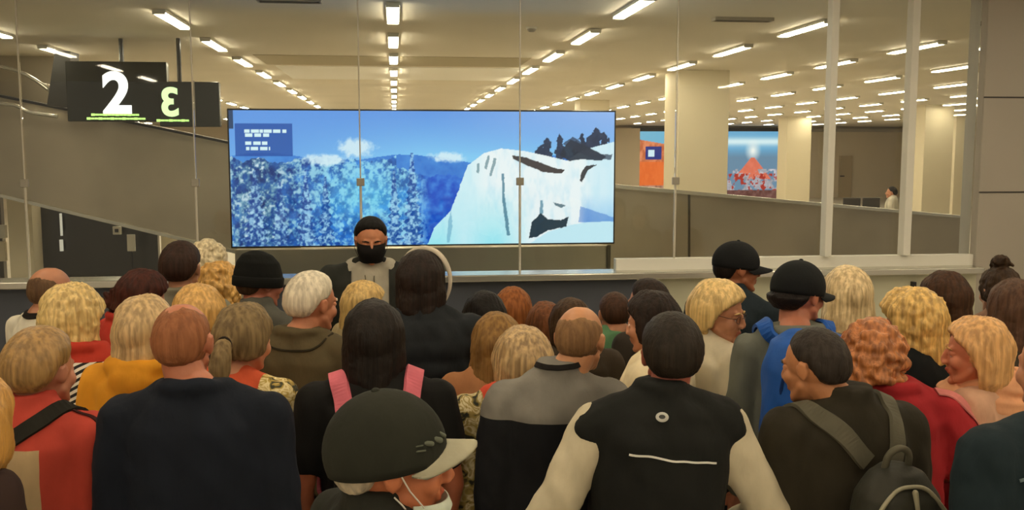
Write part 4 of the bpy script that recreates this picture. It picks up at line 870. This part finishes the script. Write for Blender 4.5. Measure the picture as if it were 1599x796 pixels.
def pink_pack(i):
    r = i['root']; Z = i['Z']; g = i['G']['top']; e = world_thing('backpack', r, 'black backpack with broad pink shoulder straps on a black T-shirt', 'backpack')
    for sx in (-1, 1): ribbon('strap', g, [(sx*.085, -.17, Z(1.30)), (sx*.11, -.12, Z(1.40)), (sx*.12, -.05, Z(1.46)), (sx*.125, .04, Z(1.45)), (sx*.12, .12, Z(1.36)), (sx*.15, .12, Z(1.2)), (sx*.17, .0, Z(1.1))], .062, .012, cloth('d8707e'), e)
    bm = bmesh.new(); loft(bm, [(Z(.92), 0, -.20, .11, .05), (Z(.96), 0, -.21, .135, .075), (Z(1.15), 0, -.215, .14, .085), (Z(1.27), 0, -.20, .13, .065), (Z(1.31), 0, -.185, .09, .035)], n=28, pw=3); mk('pack_body', remesh(bm, .011, 3), e, [cloth('1a1616')])
    bm = bmesh.new(); loft(bm, [(Z(.96), 0, -.285, .08, .02), (Z(1.0), 0, -.29, .095, .03), (Z(1.1), 0, -.29, .095, .03), (Z(1.13), 0, -.28, .08, .015)], n=28, pw=3); mk('front_pocket', remesh(bm, .01, 2), e, [cloth('1a1616')])
    shift(e, -.035)
person('person with long black hair in a black T-shirt with pink straps', (582, 468), 3.15, .022, -2, (2, 5, 0), sh=.19, female=True, skinc='b5684a', hair=('long', '221a15', '0e0b09', {'len': -.165, 't': .02, 'wrap': 122}), top=T('tshirt', '141312', g=.020, sleeve='short', wide=.01), arms=('down', 'down'), extra=pink_pack)
person('woman with smooth honey brown hair behind the streaked hair', (774, 487), 3.75, .02, 8, (5, 6, 0), female=True, sh=.155, hair=('long', '94703e', '5a3e22', {'len': -.22, 't': .018}), top=T('top', 'b07a52'))
person('woman with streaked blonde brown hair, orange collar and floral shirt', (818, 510), 3.25, .020, -6, (2, 6, 0), hoff=(.05, 0), female=True, sh=.16, hair=('long', 'b89a6c', '553c26', {'len': -.155, 't': .02, 'groove': .004}), top=('floral_shirt', [FLORAL2, cloth('e2553a')], dict(zone=lambda c, s: 1 if c.z > 1.44*s+.0 and abs(c.x) < .115 else 0, cuts=(('z', 1.44), ('x', .115), ('x', -.115)), g=.022, collar='fold', seed=6)), arms=('rest', 'rest'))
person('balding man in a grey and black jacket turned to the right', (900, 476), 3.24, .004, 6, (24, 10, 0), hoff=(.05, .0), sh=.168, fine=True, skinc='c48a62', hair=('short', '8a6845', '6a4c32', {'t': .003, 'bald': .40}), top=('two_tone_jacket', [cloth('15161a'), cloth('7e7a72')], dict(zone=lambda c, s: 1 if c.z > 1.40*s else 0, cuts=(('z', 1.40),), g=.026, collar='stand', seed=9)), extra=lambda i: [ribbon('collar_edge', i['G']['top'], [(-.075, -.02, i['Z'](1.51)), (-.05, -.08, i['Z'](1.515)), (0, -.10, i['Z'](1.515)), (.05, -.08, i['Z'](1.515)), (.075, -.02, i['Z'](1.51))], .018, .004, cloth('1a1614'), i['root'])])
person('woman with wavy golden half up hair in a black top', (1440, 448), 3.7, .024, -20, (-22, 12, -6), female=True, sh=.16, hair=('long', 'd8b266', '7c5a2c', {'len': -.17, 't': .028, 'curl': .008, 'wave': .8, 'clump': (.02, -.10, .06, .03)}), top=T('black_top', '14191b', g=.024))
person('person with curly ginger hair in a red jacket', (1362, 490), 3.2, .03, 15, (15, 8, 0), hoff=(-.05, 0), female=True, sh=.165, skinc='c08060', hair=('curly', 'b87440', '5e3018', {'curl': .014, 'n': 130, 'len': -.10}), top=T('red_jacket', 'a8262c', g=.032, collar='fold', puff=0.002), arms=('rest', 'out'),
       extra=lambda i: ribbon('sleeve_panel', i['G']['top'], [(.14, -.05, i['Z'](1.46)), (.22, -.03, i['Z'](1.40)), (.27, .0, i['Z'](1.28)), (.32, .02, i['Z'](1.15))], .045, .004, cloth('d07a74'), i['root']))
def scarf(i):
    Z = i['Z']; bm = bmesh.new()
    for k, (r_, z0, t_) in enumerate(((.090, 1.462, .030), (.112, 1.430, .038), (.132, 1.385, .042))):
        tube(bm, [(r_*math.cos(a), -.012+r_*.92*math.sin(a)+.01*k, Z(z0)-.018*math.sin(a+k)) for a in [2*math.pi*q/22 for q in range(23)]], t_, n=12)
    tube(bm, spline([(.03, .12, Z(1.42)), (.05, .165, Z(1.34)), (.06, .17, Z(1.2)), (.05, .165, Z(1.08))], 5), [.04]*5+[.05]*8+[.055]*3, n=12)
    mk('scarf', remesh(bm, .008, 3, lambda p_: .016*noise.noise(Vector((p_.x*8+p_.z*14, p_.y*8, p_.z*34)))), i['root'], [cloth('e6a87e')])
person('blonde woman with a fringe in profile wearing a peach scarf', (1535, 490), 3.38, .024, -32, (-31, 4, 0), hoff=(-.06, 0), female=True, sh=.165, fine=True, skinc='cf7f5c', hair=('bob', 'd0a066', '8f6436', {'len': -.125, 't': .017, 'wrap': 100, 'wave': .5}), top=T('pale_jacket', 'd0a488', g=.026, collar='shirt'), extra=scarf)
# --- front rows
def track(i):
    r = i['root']; Z = i['Z']; g = i['G']['top']
    for k, dx in enumerate((0, .022)): ribbon('sleeve_stripe', g, [(.10, -.03, Z(1.47)), (.19+dx*.5, -.035, Z(1.45)), (.245, -.05+dx, Z(1.36)), (.265, -.06+dx, Z(1.25)), (.28, -.05+dx, Z(1.13))], .009, .003, cloth('3a1414'), r)
    e = world_thing('shoulder_bag', r, 'black bag slung on a broad strap over the coral track jacket', 'bag')
    ribbon('strap', g, [(.13, .10, Z(1.40)), (.125, .0, Z(1.47)), (.06, -.10, Z(1.43)), (-.06, -.15, Z(1.35)), (-.17, -.12, Z(1.22))], .05, .008, cloth('26241e'), e)
    ribbon('thin_strap', g, [(-.05, -.15, Z(1.34)), (-.02, -.15, Z(1.24)), (.05, -.15, Z(1.12)), (.10, -.14, Z(1.0))], .010, .006, cloth('26241e'), e)
    bm = bmesh.new(); loft(bm, [(Z(.90), -.20, -.19, .10, .045), (Z(.94), -.20, -.195, .13, .06), (Z(1.16), -.20, -.19, .13, .055), (Z(1.20), -.20, -.18, .11, .04)], n=28, pw=3.5); mk('bag_body', remesh(bm, .010, 3), e, [cloth('2a2822')])
    bm = bmesh.new(); loft(bm, [(Z(.96), -.20, -.252, .08, .012), (Z(1.10), -.20, -.252, .08, .012)], n=28, pw=4); frombm('pocket', bm, cloth('1c1a16'), e)
    shift(e, -.06)
person('man with short sandy hair in a coral track jacket with a beige panel', (54, 513), 2.85, .016, 12, (12, 6, 0), hoff=(.02, 0), sh=.175, skinc='c28266', hair=('short', 'a07c48', '60482a', {'t': .020}), top=('track_jacket', [cloth('cf4f40'), cloth('d3b78c')], dict(zone=lambda c, s: 1 if c.y < -.02 and c.z < 1.42*s and -.19 < c.x < .085 else 0, cuts=(('z', 1.42), ('x', .085), ('x', -.19), ('y', -.02)), g=.022, collar='stand', seed=12)), extra=track)
person('blonde person almost wholly cut off by the left edge', (-52, 582), 2.45, .02, 10, (0, 5, 0), hoff=(.07, 0), female=True, sh=.14, hair=('bob', 'c8964c', '8a6028', {'len': -.13}), top=T('top', '3a2a26'))
def buds(i): pass
person('broad shouldered balding man in a dark navy jacket seen from behind', (280, 472), 2.75, .004, 2, (6, 4, 0), hoff=(-.035, 0), sh=.205, fine=True, belly=.08, skinc='bd7658', hair=('short', '9a6240', '74462a', {'t': .003, 'bald': .70}), top=T('navy_jacket', '161c28', g=.020, sleeve='long', collar='fold', wide=.01, hem=.86), arms=('rest', 'rest'))
def vest_x(i):
    r = i['root']; Z = i['Z']; g = i['G']['vest']; a = .0
    ribbon('reflective_line', g, [(-.125, -.17, Z(1.335)), (-.04, -.19, Z(1.333)), (.06, -.19, Z(1.320)), (.15, -.17, Z(1.308))], .006, .002, mat('reflective', (.75, .74, .68), .3, emit=None), r, k=10)
    bvh = BVHTree.FromPolygons([v.co for v in g.data.vertices], [tuple(p.vertices) for p in g.data.polygons]); q, nn, _, _ = bvh.find_nearest(Vector((-.035, -.2, Z(1.465)))); q2 = q+nn*.003
    bm = bmesh.new(); rot = nn.to_track_quat('Z', 'Y').to_matrix().to_4x4(); Mx = Matrix.Translation(q2) @ rot; loft(bm, [(-.004, 0, 0, .017, .013), (.002, 0, 0, .018, .014), (.004, 0, 0, .014, .010)], pw=2, M=Mx, n=20); frombm('round_badge', bm, cloth('c9c8c0'), g)
    bm = bmesh.new(); loft(bm, [(.004, 0, 0, .009, .006), (.005, 0, 0, .009, .006)], pw=2, M=Mx, n=16); frombm('badge_mark', bm, cloth('4a4a48'), g)
person('man with cropped dark hair in a black vest over cream sleeves', (1050, 488), 2.78, .014, 3, (6, 4, 0), hoff=(.045, 0), sh=.188, skinc='a8604c', hair=('short', '2c241c', '17120d', {'t': .014}), top=('cream_sweater', [cloth('cfc4a8'), cloth('7a2420')], dict(zone=lambda c, s: 1 if c.z < 1.17*s and c.x < -.15 and c.x > -.285 and c.y > -.02 else 0, g=.020, collar=None, seed=14, wide=0.0)),
       vest=T('black_vest', '1b1c1a', g=.040, sleeve='none', collar='stand', puff=.001), arms=('out', 'out'), extra=vest_x)
def grey_pack(i):
    r = i['root']; Z = i['Z']; g = i['G']['top']; e = world_thing('backpack', r, 'small grey backpack with curved pale zips on a dark brown jacket', 'backpack')
    cx = .02; m = cloth('5d594a', .7); md = cloth('33322a', .6)
    ribbon('strap', g, [(-.0, -.19, Z(1.32)), (-.05, -.17, Z(1.38)), (-.115, -.11, Z(1.44)), (-.145, -.03, Z(1.46)), (-.15, .06, Z(1.42)), (-.15, .12, Z(1.3))], .058, .010, m, e)
    ribbon('strap', g, [(.095, -.19, Z(1.30)), (.10, -.17, Z(1.37)), (.105, -.11, Z(1.42)), (.11, -.03, Z(1.47)), (.115, .07, Z(1.42)), (.12, .12, Z(1.3))], .052, .010, m, e)
    bm = bmesh.new(); loft(bm, [(Z(1.000), cx, -.225, .09, .05), (Z(1.040), cx, -.235, .125, .085), (Z(1.180), cx, -.24, .13, .10), (Z(1.270), cx, -.235, .115, .085), (Z(1.325), cx, -.225, .075, .055), (Z(1.345), cx, -.215, .035, .03)], n=32, pw=2.6); mk('pack_body', remesh(bm, .008, 3, lambda p: noise.noise(p*14)*.006), e, [md])
    bm = bmesh.new(); tube(bm, spline([(cx-.12, -.30, Z(1.150)), (cx-.105, -.315, Z(1.240)), (cx-.05, -.305, Z(1.295)), (cx, -.30, Z(1.305)), (cx+.05, -.305, Z(1.295)), (cx+.105, -.31, Z(1.240))]), .006); frombm('upper_zip', bm, cloth('9a947c', .4), e, True)
    bm = bmesh.new(); tube(bm, spline([(cx-.09, -.325, Z(1.100)), (cx-.08, -.345, Z(1.180)), (cx-.03, -.345, Z(1.230)), (cx+.04, -.345, Z(1.235)), (cx+.10, -.325, Z(1.190)), (cx+.115, -.31, Z(1.160))]), .005); frombm('lower_zip', bm, cloth('9a947c', .4), e, True)
    bm = bmesh.new(); tube(bm, spline([(cx-.035, -.225, Z(1.320)), (cx-.030, -.24, Z(1.375)), (cx, -.245, Z(1.395)), (cx+.030, -.24, Z(1.375)), (cx+.038, -.225, Z(1.320))]), .010); frombm('handle', bm, m, e, True)
    bm = bmesh.new(); cap(bm, (cx+.005, -.315, Z(1.295)), .008, (cx+.008, -.325, Z(1.255)), .006); frombm('zip_pull', bm, cloth('9a947c', .4), e, True)
    bm = bmesh.new(); loft(bm, [(Z(1.020), cx, -.31, .07, .03), (Z(1.060), cx, -.325, .085, .04), (Z(1.160), cx, -.325, .08, .035), (Z(1.200), cx, -.315, .06, .02)], n=28, pw=2.8); mk('front_pocket', remesh(bm, .008, 2), e, [md])
    shift(e, -.025)
person('man with a dark fade haircut in a brown jacket with a grey backpack', (1288, 507), 2.95, .014, -4, (-32, 10, 0), hoff=(-.06, .01), sh=.19, fine=True, skinc='c08258', hair=('short', '38302a', '1c1713', {'t': .007}), top=T('brown_jacket', '2f2a1f', g=.028, collar='stand'), extra=grey_pack)
person('person in a dark teal jacket with pale piping at the bottom right corner', (1662, 500), 2.45, .014, -6, (0, 5, 0), sh=.205, hair=('short', BR, BRd, {'t': .012}), top=T('teal_jacket', '1c2a30', g=.030, collar='stand'), extra=lambda i: ribbon('piping', i['G']['top'], [(-.05, -.14, i['Z'](1.40)), (-.12, -.13, i['Z'](1.37)), (-.19, -.10, i['Z'](1.34))], .008, .003, cloth('6a7a80'), i['root']))
person('older man in a dark cap with a pale brim in profile at the front', (600, 603), 2.0, .036, 62, (24, 3, 0), hs=1.1, sh=.18, fine=True, skinc='c87850', hair=('short', 'b8ac94', '82776a', {'t': .008}), top=T('dark_coat', '26261f', g=.026, collar='stand'), mask=('cfd8c8', True),
       cap_=('cap', '2b2c24', {'brim': .062, 'brimcol': 'aaa58e', 'emblem': 1, 'tall': .012, 'big': .003, 'tilt': 11}))
